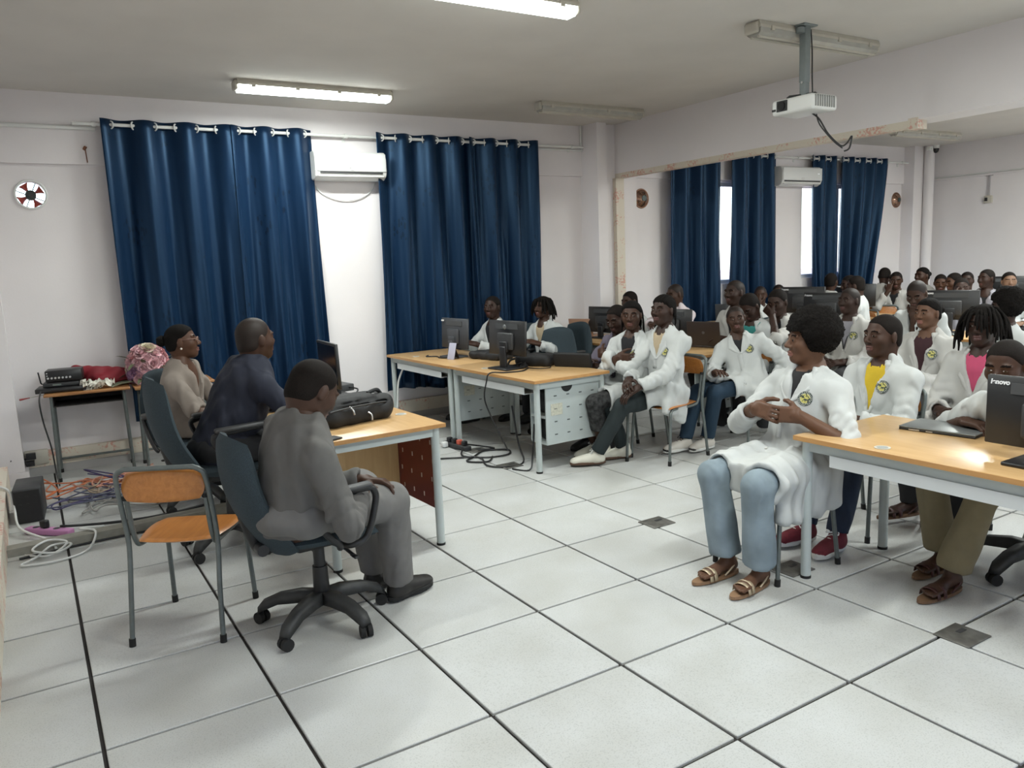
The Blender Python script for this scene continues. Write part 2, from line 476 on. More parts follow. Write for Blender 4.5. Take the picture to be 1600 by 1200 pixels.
b = MB(); b.box2((XL, 4.42, 0), (-0.20, YB, ZC)); b.box2((XL, 4.39, 0), (-0.175, YB, 0.10)); struct('trim_8', b, M_WALL)
b = MB(); b.box2((XR, YF, -0.1), (XR+0.2, YB, ZC+0.1)); struct('wall_right', b, M_WALL)
b = MB()
# front wall (behind the camera) with unseen windows added to let in more daylight
FW_ADDED = [(0.6, 2.4), (7.2, 9.0), (9.8, 11.6)]
b.box2((XL-0.2, YF-0.16, -0.1), (XR+0.2, YF, 1.0)); b.box2((XL-0.2, YF-0.16, 2.5), (XR+0.2, YF, ZC+0.1))
edges = [XL-0.2]+[e for w in FW_ADDED for e in w]+[XR+0.2]
for k in range(0, len(edges), 2): b.box2((edges[k], YF-0.16, 1.0), (edges[k+1], YF, 2.5))
struct('wall_front', b, M_WALL)
b = MB(); b.box2((XR-0.025, YF, 2.575), (XR, YB, 2.60)); struct('trim_2', b, M_WALL)
# beam and its pilaster
b = MB(); b.box2((6.0, YF, 2.56), (6.32, 4.62, ZC)); struct('trim_3', b, M_WALL)
b = MB(); b.box2((5.80, 4.48, 0), (6.32, YB, ZC)); b.box2((5.66, 4.38, 0), (5.80, YB, ZC)); struct('trim_4', b, M_WALL)
b = MB(); b.box2((12.03, 4.50, 0), (XR, YB, ZC)); b.cyl((12.32, 4.43, 0), (12.32, 4.43, ZC), 0.075, seg=20); struct('trim_5', b, M_WALL)
# cable ducts
b = MB(); b.box2((6.0, 0.86, 2.505), (6.10, 4.50, 2.56)); b.box2((5.995, 0.80, 2.49), (6.12, 0.88, 2.575)); struct('trim_6', b, M_DUCT)
b = MB(); b.box2((5.96, 4.42, 0.2), (6.08, 4.48, 2.505)); struct('trim_7', b, M_DUCT)
b = MB(); b.box2((-0.19, YB-0.05, 0.072), (5.66, YB, 0.20)); struct('baseboard_back', b, M_DUCT)
b = MB(); b.box2((XL, -2.2, 0.0), (-0.31, 4.30, 0.185)); struct('baseboard_left', b, M_DUCT)
b = MB(); b.box2((XL, 4.655, 0.0), (5.66, YB, 0.07)); struct('trim_9', b, mat('grey_plinth', (0.38, 0.37, 0.36), 0.7))
# windows of the back wall, then the added ones in the front wall
for k, (x0, x1) in enumerate(WIN+FW_ADDED):
    back = k < 4
    y = YB+0.09 if back else YF-0.09
    z0, z1 = (WZ0, WZ1) if back else (1.0, 2.5)
    f = MB(); t = 0.05
    f.box2((x0, y-0.03, z0), (x0+t, y+0.03, z1)); f.box2((x1-t, y-0.03, z0), (x1, y+0.03, z1))
    f.box2((x0+t, y-0.03, z0), (x1-t, y+0.03, z0+t)); f.box2((x0+t, y-0.03, z1-t), (x1-t, y+0.03, z1))
    xm = (x0+x1)/2; f.box2((xm-0.025, y-0.03, z0+t), (xm+0.025, y+0.03, z1-t))
    w = struct('window_%d' % (k+1), f, M_WHITE)
    for a0, a1 in ((x0+t, xm-0.025), (xm+0.025, x1-t)):
        p = MB(); p.box2((a0, y-0.004, z0+t), (a1, y+0.004, z1-t)); p.build('pane', M_GLASS, w)
# yard outside, so that the openings look onto ground and not into a void
b = MB(); b.box2((-40, 5.2, -0.4), (60, 60, -0.2)); struct('ground_outside', b, mat('pale_yard', (0.56, 0.40, 0.31), 0.9, noise=(0.5, 0.15)))
b = MB(); b.box2((-40, -60, -0.4), (60, -5.7, -0.2)); struct('ground_outside', b, MATS['pale_yard'])

# ------------------------------------------------------------------ implicit-surface engine (numpy surface nets)
class Field:
    def __init__(self, lo, hi, h):
        self.lo = np.array(lo, float); self.h = h
        self.n = np.maximum(3, np.ceil((np.array(hi, float)-self.lo)/h).astype(int)+1)
        self.ax = [self.lo[i]+h*np.arange(self.n[i]) for i in range(3)]
        self.f = np.full(self.n, 0.2, np.float32)
    def sl(self, lo, hi):
        a = np.clip(np.floor((np.asarray(lo)-self.lo)/self.h).astype(int), 0, self.n)
        b = np.clip(np.ceil((np.asarray(hi)-self.lo)/self.h).astype(int)+1, 0, self.n)
        return a, b
    def grid(self, a, b):
        X = self.ax[0][a[0]:b[0]][:, None, None]; Y = self.ax[1][a[1]:b[1]][None, :, None]; Z = self.ax[2][a[2]:b[2]][None, None, :]
        return X, Y, Z
    def apply(self, fn, lo, hi, k, mode='u'):
        m = k+3*self.h
        a, b = self.sl(np.asarray(lo)-m, np.asarray(hi)+m)
        if (b-a).min() <= 0: return
        X, Y, Z = self.grid(a, b)
        d = fn(X, Y, Z)
        s = (slice(a[0], b[0]), slice(a[1], b[1]), slice(a[2], b[2]))
        g = self.f[s]
        if mode == 'u':
            if k > 1e-6:
                t = np.clip(0.5+0.5*(g-d)/k, 0, 1); self.f[s] = g*(1-t)+d*t-k*t*(1-t)
            else: self.f[s] = np.minimum(g, d)
        else:
            if k > 1e-6:
                t = np.clip(0.5-0.5*(g+d)/k, 0, 1); self.f[s] = g*(1-t)-d*t+k*t*(1-t)
            else: self.f[s] = np.maximum(g, -d)
    def mesh(self):
        f = self.f; s = f < 0; h = self.h
        nx, ny, nz = f.shape
        cnt = np.zeros((nx-1, ny-1, nz-1), np.int8)
        for i in (0, 1):
            for j in (0, 1):
                for k in (0, 1): cnt += s[i:nx-1+i, j:ny-1+j, k:nz-1+k]
        act = (cnt > 0) & (cnt < 8)
        ci = np.argwhere(act)
        if len(ci) == 0: return np.zeros((0, 3)), np.zeros((0, 4), int)
        idx = np.full(act.shape, -1, np.int32); idx[act] = np.arange(len(ci))
        acc = np.zeros((len(ci), 3)); num = np.zeros(len(ci))
        C = [(i, j, k) for i in (0, 1) for j in (0, 1) for k in (0, 1)]
        for a in C:
            for ax in range(3):
                if a[ax]: continue
                b = list(a); b[ax] = 1
                va = f[ci[:, 0]+a[0], ci[:, 1]+a[1], ci[:, 2]+a[2]]; vb = f[ci[:, 0]+b[0], ci[:, 1]+b[1], ci[:, 2]+b[2]]
                cr = (va < 0) != (vb < 0)
                t = np.where(cr, va/np.where(cr, va-vb, 1), 0)
                p = np.array(a, float)[None, :].repeat(len(ci), 0); p[:, ax] += t
                acc += p*cr[:, None]; num += cr
        V = self.lo+(ci+acc/num[:, None])*h
        Q = []
        for ax in range(3):
            o1, o2 = [(1, 2), (2, 0), (0, 1)][ax]
            lo_ = [slice(None)]*3; hi_ = [slice(None)]*3
            lo_[ax] = slice(0, -1); hi_[ax] = slice(1, None)
            sa = s[tuple(lo_)]; sb = s[tuple(hi_)]
            cr = sa != sb
            e = np.argwhere(cr)
            e = e[(e[:, o1] > 0) & (e[:, o2] > 0) & (e[:, o1] < f.shape[o1]-1) & (e[:, o2] < f.shape[o2]-1)]
            flip = sa[e[:, 0], e[:, 1], e[:, 2]]
            def at(d1, d2):
                q = e.copy(); q[:, o1] += d1; q[:, o2] += d2
                return idx[q[:, 0], q[:, 1], q[:, 2]]
            q = np.stack([at(-1, -1), at(0, -1), at(0, 0), at(-1, 0)], 1)
            q[~flip] = q[~flip][:, ::-1]
            Q.append(q)
        Q = np.concatenate(Q); Q = Q[(Q >= 0).all(1)]
        return V, Q

def nrm(v):
    v = np.asarray(v, float); return v/max(1e-9, np.linalg.norm(v))
def cap_fn(a, b, ra, rb, flat=None, cut=None, cut2=None):
    a = np.asarray(a, float); b = np.asarray(b, float); d = b-a; L2 = max(1e-9, d@d)
    def fn(X, Y, Z):
        px, py, pz = X-a[0], Y-a[1], Z-a[2]
        if flat is not None:
            v, q = flat; e = (px*v[0]+py*v[1]+pz*v[2])*(1/q-1)
            dv = (d@v)*(1/q-1)
            qx, qy, qz = px+v[0]*e, py+v[1]*e, pz+v[2]*e
            D = d+np.asarray(v)*dv; LL = D@D
        else: qx, qy, qz, D, LL = px, py, pz, d, L2
        t = np.clip((qx*D[0]+qy*D[1]+qz*D[2])/LL, 0, 1)
        r = np.sqrt((qx-t*D[0])**2+(qy-t*D[1])**2+(qz-t*D[2])**2)-(ra+(rb-ra)*t)
        if flat is not None: r = r*(0.5+0.5*flat[1])
        for c in (cut, cut2):
            if c is not None:
                p0, nn = c
                r = np.maximum(r, (X-p0[0])*nn[0]+(Y-p0[1])*nn[1]+(Z-p0[2])*nn[2])
        return r.astype(np.float32)
    R = max(ra, rb)
    return fn, np.minimum(a, b)-R, np.maximum(a, b)+R
def ell_fn(c, rad, R=None, cut=None):
    c = np.asarray(c, float); rad = np.asarray(rad, float); R = np.eye(3) if R is None else np.asarray(R)   # R columns = axes
    rm = rad.min()
    def fn(X, Y, Z):
        px, py, pz = X-c[0], Y-c[1], Z-c[2]
        q = [(px*R[0, i]+py*R[1, i]+pz*R[2, i])/rad[i] for i in range(3)]
        k0 = np.sqrt(q[0]**2+q[1]**2+q[2]**2)+1e-6
        k1 = np.sqrt((q[0]/rad[0])**2+(q[1]/rad[1])**2+(q[2]/rad[2])**2)+1e-6
        r = k0*(k0-1)/k1
        if cut is not None:
            p0, nn = cut; r = np.maximum(r, (X-p0[0])*nn[0]+(Y-p0[1])*nn[1]+(Z-p0[2])*nn[2])
        return r.astype(np.float32)
    e = np.sqrt(((R*rad[None, :])**2).sum(1))
    return fn, c-e, c+e
def box_fn(c, half, r, R=None):
    c = np.asarray(c, float); half = np.asarray(half, float)-r; R = np.eye(3) if R is None else np.asarray(R)
    def fn(X, Y, Z):
        px, py, pz = X-c[0], Y-c[1], Z-c[2]
        q = [np.abs(px*R[0, i]+py*R[1, i]+pz*R[2, i])-half[i] for i in range(3)]
        o = np.sqrt(sum(np.maximum(t, 0)**2 for t in q))+np.minimum(np.maximum(np.maximum(q[0], q[1]), q[2]), 0)-r
        return o.astype(np.float32)
    e = np.abs(R)@(half+r)
    return fn, c-e, c+e

def sdf_mesh(prims, h, noise=None, pad=0.02):
    """prims: list of (fn, lo, hi, k, mode)"""
    lo = np.min([p[1] for p in prims if p[4] == 'u'], 0)-pad-2*h; hi = np.max([p[2] for p in prims if p[4] == 'u'], 0)+pad+2*h
    F = Field(lo, hi, h)
    for fn, a, b_, k, md in prims: F.apply(fn, a, b_, k, md)
    if noise is not None:
        X, Y, Z = F.grid([0, 0, 0], F.n); F.f = F.f+noise(X, Y, Z).astype(np.float32)
    return F.mesh()
def U(p, k=0.02): return (*p, k, 'u')
def Dn(p, k=0.01): return (*p, k, 's')

def fold_noise(amp, sc, seed=0, dirv=(0.3, 0.2, 1), ridge=True):
    """drape: folds that hang downwards, warped, fading in and out; ridge=False gives plain lumps"""
    r = np.random.default_rng(seed); ph = r.uniform(0, 6, 12); th = r.uniform(0, 3)
    c_, s_ = math.cos(th), math.sin(th); d = nrm(dirv)
    def fn(X, Y, Z):
        X = X.astype(np.float32); Y = Y.astype(np.float32); Z = Z.astype(np.float32)
        if not ridge:
            w = (X*d[0]+Y*d[1]+Z*d[2])*sc
            return amp*(0.6*np.sin(w+1.7*np.sin(X*sc*0.5+ph[0])+1.9*np.sin(Y*sc*0.45+ph[1])+ph[2])+0.5*np.sin(w*0.53+2.2*np.sin(Y*sc*0.31+ph[3])+1.5*np.cos(Z*sc*0.4+X*sc*0.2+ph[4])))
        zz = 1.3*np.sin(Z*8+ph[0])+0.9*np.sin(Z*15+X*6+ph[1])
        a = np.sin(sc*(X*c_+Y*s_)+zz+0.25*sc*Z*0.35+ph[2]); c = np.sin(0.9*sc*(-X*s_+Y*c_)-0.8*zz+0.2*sc*Z+ph[3])
        e = np.sin(0.55*sc*Z+1.8*np.sin(X*14+ph[4])+1.5*np.sin(Y*13+ph[5]))
        a = np.sign(a)*np.abs(a)**0.8; 
        m = np.clip(0.6+0.5*np.sin(X*9+Z*7+ph[6])*np.sin(Y*8-Z*6+ph[7]), 0.15, 1)
        return amp*m*(0.5*a+0.4*c+0.35*e)
    return fn

# ------------------------------------------------------------------ ceiling lamps
def ceiling_lamp(x0, x1, y, lit, label, pw=1.0):
    cx = (x0+x1)/2; L = x1-x0
    o = thing('ceiling_lamp', label, 'lamp', (cx, y, ZC), 0, 'tube lamps on the ceiling')
    b = MB()
    T = Matrix.Rotation(PI/2, 4, 'Z') @ Matrix.Rotation(PI/2, 4, 'X')      # prism axis -> x
    prof = [(-0.055, 0), (0.055, 0), (0.068, -0.03), (0.068, -0.045), (-0.068, -0.045), (-0.068, -0.03)]
    b.prism(prof, -L/2, L/2, 0, T); b.build('lamp_body', M_CREAM, o)
    b = MB()
    prof = [(-0.064, -0.045), (0.064, -0.045), (0.060, -0.075), (0.040, -0.092), (-0.040, -0.092), (-0.060, -0.075)]
    b.prism(prof, -L/2+0.01, L/2-0.01, 0, T)
    if lit: md = mat('lit_diffuser', (0.93, 1.0, 0.95), 0.4, emit=9.0)
    else: md = mat('unlit_diffuser', (0.42, 0.41, 0.37), 0.25, noise=(14, 0.12))
    d = b.build('diffuser', md, o)
    if not lit:
        for s in (-1, 1):
            t = MB(); t.cyl((-L/2+0.02, s*0.03, -0.094), (L/2-0.02, s*0.03, -0.094), 0.010); t.build('tube_ridge', M_CREAM, o)
    for s in (-1, 1):
        for k in range(4):
            c = MB(); c.box((-L/2+0.12+k*(L-0.24)/3, s*0.068, -0.045), (0.03, 0.012, 0.03)); c.build('clip', M_CREAM, o)
    for s in (-1, 1):
        e = MB(); e.rbox((s*(L/2+0.008), 0, -0.045), (0.03, 0.11, 0.07), 0.012, 2); e.build('end_cap', M_CREAM, o)
    if lit:
        la = bpy.data.lights.new('tube_light', 'AREA'); la.shape = 'RECTANGLE'; la.size = L-0.1; la.size_y = 0.10
        la.energy = LAMP_W*pw; la.color = (0.95, 1.0, 0.96)
        lo = bpy.data.objects.new('tube_light', la); COL.objects.link(lo); lo.parent = o; lo.location = (0, 0, -0.10)
    return o
ceiling_lamp(1.57, 2.87, 3.74, True, 'lit tube lamp on the ceiling in front of the first window curtain')
ceiling_lamp(1.62, 2.92, 1.10, True, 'lit tube lamp cut off by the top edge of the photo')
ceiling_lamp(4.38, 5.66, 3.64, False, 'unlit cream tube lamp on the ceiling near the pilaster')
ceiling_lamp(4.28, 5.58, 0.93, False, 'unlit cream tube lamp behind the projector pole')
ceiling_lamp(9.86, 11.36, 3.48, False, 'unlit tube lamp in the far bay beyond the beam')
ceiling_lamp(1.62, 2.92, -1.75, True, 'added lit tube lamp on the ceiling behind the viewer')  # out of view, added to brighten the room from behind the camera
ceiling_lamp(4.28, 5.58, -1.75, True, 'added lit tube lamp on the ceiling to the right behind the viewer')  # unseen extra fixture in the same row, also added for brightness
ceiling_lamp(7.4, 8.7, -1.75, True, 'added lit tube lamp in the far bay nearest the beam', 1.6)  # unseen, added with raised power to light the far bay
ceiling_lamp(7.2, 8.5, 1.0, True, 'added lit tube lamp in the far bay hidden behind the beam', 1.6)  # added where the beam conceals it, lifts the dim far bay
ceiling_lamp(9.9, 11.2, 0.9, True, 'added lit tube lamp in the far bay by the end wall', 1.6)  # unseen fixture added to brighten the far bay walls

# ------------------------------------------------------------------ curtains, rod, eyelets
ROD_Y, ROD_Z = 4.585, 2.86
def curtain(x0, x1, bx0, bx1, zb, per, label, seed, amp=0.05, ztop=2.905, zb2=None):
    o = thing('curtain', label, 'curtain', (x0, ROD_Y, 0), 0, 'blue satin curtains on the back wall')
    r = np.random.default_rng(seed); ph = r.uniform(0, 6, 6)
    zb2 = zb if zb2 is None else zb2
    nx = int((x1-x0)/per*26)+2; nz = 36
    V = []; UVs = []
    for j in range(nz+1):
        q = j/nz; z_ = ztop+(0)*q
        for i in range(nx+1):
            s = i/nx
            zl = zb+(zb2-zb)*s+0.025*math.sin(s*7+ph[0])
            z = ztop-(ztop-zl)*q
            e = q**1.3
            xt = x0+(x1-x0)*s; xb = bx0+(bx1-bx0)*s
            x = xt*(1-e)+xb*e
            w = 2*PI*(x1-x0)*s/per
            w2 = w+e*(0.9*math.sin(s*5.1+ph[1])+0.8*math.sin(s*9.3+ph[2]))
            a = amp*(1+0.35*e*math.sin(s*13+ph[3]))
            y = -a*math.cos(w2)
            y += e*0.026*math.sin(1.9*w+ph[4]+2*math.sin(3*q))+0.016*e*math.sin(3.3*w+4*q+ph[5])+0.006*e*math.sin(6.1*w-3*q+ph[2])
            if q < 0.06: y += 0
            V.append((x-x0, y, z)); UVs.append((seed*1.7+(x1-x0)*s*1.5, z))
    F = [(j*(nx+1)+i, (j+1)*(nx+1)+i, (j+1)*(nx+1)+i+1, j*(nx+1)+i+1) for j in range(nz) for i in range(nx)]
    me = fast_mesh('cloth', np.array(V), np.array(F), M_SATIN)
    uvl = me.uv_layers.new(name='UVMap')
    li = np.empty(len(me.loops), np.int32); me.loops.foreach_get('vertex_index', li)
    uvl.data.foreach_set('uv', np.array(UVs, np.float32)[li].ravel())
    c = link('cloth', me, o)
    md = c.modifiers.new('thickness', 'SOLIDIFY'); md.thickness = 0.003; md.offset = 0
    # eyelets where the cloth crosses the rod
    n = int((x1-x0)/(per/2))
    ring = MB(); pts = [(0.0, 0.030*math.cos(t), 0.030*math.sin(t)) for t in [2*PI*k/16 for k in range(16)]]
    ring.tube(pts, 0.0065, 6, closed=True); rm = ring.mesh('eyelet', M_WHITE)
    for k in range(n):
        xx = (k+0.5)*per/2
        if xx < x1-x0-0.02:
            link('eyelet', rm, o, (xx, 0, ROD_Z), (0, 0, (0.55 if k % 2 == 0 else -0.55)+PI/2*0))
    return o
curtain(0.65, 1.715, 0.66, 1.72, 0.36, 0.335, 'wide blue satin curtain with leaf print behind the pink flowers', 1)
curtain(1.685, 2.44, 1.66, 2.46, 0.42, 0.30, 'blue satin curtain left of the near air conditioner', 2, zb2=0.36)
curtain(3.06, 4.185, 3.02, 4.20, 0.32, 0.30, 'blue satin curtain right of the near air conditioner', 3)
curtain(4.10, 4.975, 4.12, 4.95, 0.30, 0.28, 'blue satin curtain behind the two students at the far end of the desk', 4)
curtain(6.93, 7.90, 6.90, 7.90, 0.40, 0.27, 'blue curtain beside the domed fan cover, left of a bright gap', 5, amp=0.055)
curtain(8.00, 8.97, 7.99, 9.0, 0.40, 0.27, 'blue curtain right of the bright gap, beside the far air conditioner', 6, amp=0.055)
curtain(9.63, 10.28, 9.72, 10.30, 0.40, 0.26, 'narrow blue curtain right of the far air conditioner', 7, amp=0.055)
curtain(10.29, 11.54, 10.30, 11.02, 0.40, 0.27, 'blue curtain pulled in at the bottom, nearest the far corner', 8, amp=0.055)
for (a, bb, lab) in ((0.45, 5.62, 'long white curtain rod over the two near windows'), (6.75, 12.0, 'white curtain rod over the windows of the far bay')):
    o = thing('curtain_rod', lab, 'curtain rod', ((a+bb)/2, ROD_Y, ROD_Z), 0)
    m = MB(); m.cyl((a-(a+bb)/2, 0, 0), (bb-(a+bb)/2, 0, 0), 0.014, seg=12); m.build('pole', M_WHITE, o)
    for t in (0.03, 0.47 if a < 1 else 0.5, 0.97):
        x = a+(bb-a)*t-(a+bb)/2
        if a < 1 and t > 0.3 and t < 0.6: x = 2.77-(a+bb)/2
        m = MB(); m.box((x, 0.04, 0), (0.02, 0.08, 0.02)); m.box((x, 0.075, -0.015), (0.03, 0.01, 0.07)); m.cyl((x-0.015, 0, 0), (x+0.015, 0, 0), 0.022); m.build('bracket', M_WHITE, o)

# ------------------------------------------------------------------ air conditioners
def air_conditioner(xc, label, zc=2.575, w=0.76):
    o = thing('air_conditioner', label, 'air conditioner', (xc, YB, zc), 0, 'wall air conditioners')
    T = Matrix.Rotation(PI/2, 4, 'Z') @ Matrix.Rotation(PI/2, 4, 'X')
    # profile in (depth, height): prism axis -> x. local depth axis points +y after T, so use negative values
    prof = [(0, -0.13), (-0.13, -0.13), (-0.185, -0.10), (-0.205, -0.05), (-0.205, 0.06), (-0.19, 0.115), (-0.16, 0.135), (0, 0.135)]
    m = MB(); m.prism(prof, -w/2, w/2, 0, T); bd = m.build('housing', M_WHITE, o)
    bv = bd.modifiers.new('bevel', 'BEVEL'); bv.width = 0.012; bv.segments = 2; bv.limit_method = 'ANGLE'
    m = MB(); m.rbox((0, -0.206, 0.028), (w-0.02, 0.012, 0.17), 0.005, 2); m.build('front_panel', mat('glossy_white', (0.74, 0.76, 0.75), 0.12), o)
    m = MB(); m.box((0, -0.196, -0.068), (w-0.09, 0.02, 0.016)); m.build('outlet_slot', M_DARK, o)
    m = MB(); m.rbox((0, -0.185, -0.095), (w-0.06, 0.035, 0.014), 0.006, 2, rot=(0.5, 0, 0)); m.build('flap', M_WHITE, o)
    m = MB(); m.tube([(0.035*math.cos(t), -0.213, -0.035+0.014*math.sin(t)) for t in [0.6+k*0.4 for k in range(13)]], 0.002, 5); m.cyl((-0.02, -0.213, -0.03), (0.025, -0.213, -0.036), 0.002, seg=6); m.build('emblem', M_SILVER, o)
    for dx in (0.0, 0.022): 
        m = MB(); m.box((w/2-0.10+dx, -0.2125, 0.035), (0.006, 0.002, 0.010)); m.build('indicator', mat('pale_led', (0.9, 0.95, 1.0), 0.3, emit=1.2), o)
    return o
air_conditioner(2.775, 'white air conditioner between the two near window curtains', w=0.72)
air_conditioner(9.37, 'white air conditioner in the far bay beside the bright window strip', w=0.84, zc=2.60)
m = MB(); m.tube(spline([(2.46, 4.69, 2.42), (2.52, 4.685, 2.33), (2.68, 4.68, 2.27), (2.85, 4.68, 2.27), (3.0, 4.685, 2.33), (3.08, 4.69, 2.43)], 6), 0.006, 6)
tag(m.build('wall_cable', M_WHITE), 'thin white cable sagging below the near air conditioner', 'cable')

# ------------------------------------------------------------------ round fans in the wall
def wall_fan(x, open_, label):
    o = thing('wall_fan', label, 'fan', (x, YB, FZ), 0)
    m = MB()
    m.tube([(FR*math.cos(t), -0.004, FR*math.sin(t)) for t in [2*PI*k/28 for k in range(28)]], 0.010, 6, closed=True)
    m.build('rim', M_WHITE if open_ else mat('copper_rim', (0.30, 0.17, 0.11), 0.35, metal=0.6), o)
    if open_:
        m = MB(); m.cyl((0, 0.02, 0), (0, 0.10, 0), 0.040, seg=16); m.cyl((0, 0.012, 0), (0, 0.02, 0), 0.018, seg=12, mi=1); m.build('motor', [mat('green_black_motor', (0.02, 0.03, 0.028), 0.5), M_DARK], o)
        for k in range(4):
            t0 = k*PI/2+0.5; V = []; F = []
            for i in range(5):
                r = 0.032+0.072*i/4
                for s in (-1, 1):
                    t = t0+s*(0.16+0.22*i/4); V.append((r*math.cos(t), 0.055+s*0.016, r*math.sin(t)))
            for i in range(4): F.append((2*i, 2*i+1, 2*i+3, 2*i+2))
            m = MB(); m.add(V, F, 0, True); bl = m.build('blade', mat('red_blade', (0.38, 0.055, 0.03), 0.4), o)
            sd = bl.modifiers.new('thickness', 'SOLIDIFY'); sd.thickness = 0.004
        m = MB()
        for t in (0.4, 0.4+PI/2): m.box((0, 0.13, 0), (2*FR, 0.006, 0.008), T=Matrix.Rotation(t, 4, 'Y'))
        m.build('bracket', M_DARK, o)
    else:
        m = MB()
        prof = [(0.001, 0.055), (0.03, 0.052), (0.055, 0.043), (0.08, 0.028), (0.10, 0.008), (0.108, -0.002)]
        m.lathe(prof, 28, T=Matrix.Rotation(PI/2, 4, 'X')); m.build('dome', mat('copper_dome', (0.42, 0.26, 0.19), 0.18, metal=0.85, noise=(25, 0.5)), o)
        m = MB(); m.cyl((0.0, -0.055, 0.0), (0, -0.062, 0), 0.035, seg=16); m.build('hub', mat('green_hub', (0.03, 0.055, 0.05), 0.3), o)
        for k in range(6):
            t = k*PI/3; m = MB(); m.tube([((0.035+0.07*q)*math.cos(t), -0.053+0.05*q*q, (0.035+0.07*q)*math.sin(t)) for q in (0, 0.35, 0.7, 1)], 0.003, 5); m.build('rib', MATS['copper_rim'], o)
wall_fan(0.10, True, 'open round wall fan with red blades and daylight behind')
wall_fan(6.585, False, 'round coppery fan cover on the wall just past the pilaster')
wall_fan(11.89, False, 'round coppery fan cover on the wall near the far corner')

# ------------------------------------------------------------------ projector, small wall fittings
o = thing('projector', 'white projector hanging from the ceiling on a grey pole', 'projector', (4.70, 0.84, ZC))
m = MB(); m.rbox((0, 0, -0.005), (0.14, 0.10, 0.012), 0.003, 1); m.cyl((-0.05, 0.0, -0.02), (-0.05, 0, -0.055), 0.03, seg=12); m.build('ceiling_plate', mat('grey_mount', (0.20, 0.23, 0.23), 0.5, noise=(20, 0.1)), o)
m = MB(); m.rbox((0, 0, -0.19), (0.055, 0.055, 0.37), 0.008, 2); m.rbox((0, 0, -0.40), (0.048, 0.048, 0.12), 0.006, 2); m.build('pole', MATS['grey_mount'], o)
m = MB(); m.cyl((-0.03, 0, -0.375), (0.03, 0, -0.375), 0.008, mi=1); 
for a in range(3):
    t = a*2*PI/3+0.4; m.tube([(0, 0, -0.455), (0.10*math.cos(t), 0.10*math.sin(t), -0.462), (0.115*math.cos(t), 0.115*math.sin(t), -0.475)], 0.009, 6)
m.build('bracket', [M_DARK, M_SILVER], o)
m = MB(); m.rbox((0, -0.0, -0.530), (0.27, 0.34, 0.105), 0.022, 3); pb = m.build('housing', M_WHITE, o)
m = MB(); m.box((-0.137, 0.075, -0.525), (0.012, 0.085, 0.07)); m.build('lens_recess', M_BLACK, o)
m = MB(); m.cyl((-0.138, 0.075, -0.525), (-0.150, 0.075, -0.525), 0.030, seg=18); m.build('lens', M_SCREEN, o)
m = MB(); m.box((-0.137, 0.145, -0.545), (0.006, 0.03, 0.014)); m.build('sensor', M_BLACK, o)
for k in range(9):
    m = MB(); m.box((-0.10+k*0.024, -0.171, -0.525), (0.011, 0.006, 0.075)); m.build('vent_slot', mat('vent_grey', (0.25, 0.26, 0.25), 0.6), o)
m = MB(); m.tube(spline([(0.06, 0, -0.02), (0.075, 0, -0.15), (0.08, 0.0, -0.32), (0.085, 0.0, -0.46), (0.08, 0.02, -0.48)], 6), 0.005, 6); m.build('power_cable', M_BLACK, o)
m = MB()
m.tube(spline([(0.05, -0.03, -0.58), (0.10, -0.05, -0.62), (0.16, -0.08, -0.72), (0.24, -0.12, -0.80), (0.28, -0.14, -0.79), (0.31, -0.16, -0.74), (0.30, -0.15, -0.82), (0.27, -0.13, -0.84)], 6), 0.006, 6)
m.tube(spline([(0.08, -0.04, -0.585), (0.11, -0.05, -0.66), (0.19, -0.10, -0.77), (0.25, -0.13, -0.82)], 6), 0.005, 6)
m.build('hanging_cable', M_BLACK, o)

o = thing('security_camera', 'small white dome camera high in the far corner', 'camera', (12.33, 4.34, 3.03))
m = MB(); m.cyl((0, 0, 0.03), (0, 0, 0.08), 0.05, seg=16); m.build('mount', M_WHITE, o)
m = MB(); m.lathe([(0.045, 0.03), (0.043, 0.0), (0.03, -0.03), (0.001, -0.042)], 16); m.build('dome', M_SCREEN, o)
m = MB(); m.rbox((-0.17, 0, 0.02), (0.10, 0.06, 0.06), 0.01, 2); m.cyl((-0.17, -0.03, 0.02), (-0.17, -0.04, 0.02), 0.018, seg=12); m.build('box', M_WHITE, o)
o = thing('wall_socket', 'white wall socket below a short grey conduit on the end wall', 'socket', (XR, 3.59, 2.22))
m = MB(); m.rbox((-0.02, 0, 0), (0.035, 0.12, 0.11), 0.006, 2); m.build('box', M_CREAM, o)
m = MB(); m.box((-0.012, 0, 0.2), (0.02, 0.03, 0.30)); m.box((-0.012, 0, 0.355), (0.02, 0.10, 0.025)); m.build('conduit', mat('grey_conduit', (0.42, 0.40, 0.41), 0.6), o)
m = MB(); m.box((-0.040, 0.02, 0.0), (0.012, 0.04, 0.05)); m.build('plug', M_DARK, o)
m = MB(); m.cyl((XR-0.012, -0.5, 2.615), (XR-0.012, 4.45, 2.615), 0.010, seg=8); tag(m.build('wall_conduit', M_WHITE), 'thin white conduit running along the end wall', 'conduit')
m = MB(); m.cyl((-0.38, 4.652, 2.835), (0.62, 4.652, 2.835), 0.018, seg=10); tag(m.build('wall_conduit', M_WHITE), 'white conduit high on the wall left of the first curtain', 'conduit')
m = MB(); m.cyl((4.98, 4.652, 2.835), (5.66, 4.652, 2.835), 0.012, seg=10); m.cyl((5.64, 4.652, 2.83), (5.64, 4.652, 3.11), 0.012, seg=10); tag(m.build('wall_conduit', M_WHITE), 'white conduit between the second window and the pilaster', 'conduit')
m = MB(); m.cyl((0.52, 4.66, 2.68), (0.535, 4.655, 2.67), 0.018, seg=10); m.cyl((0.53, 4.655, 2.66), (0.535, 4.66, 2.56), 0.004, seg=6); tag(m.build('wall_hook', mat('rust', (0.20, 0.08, 0.04), 0.7)), 'small rusty hook on the wall beside the first curtain', 'hook')
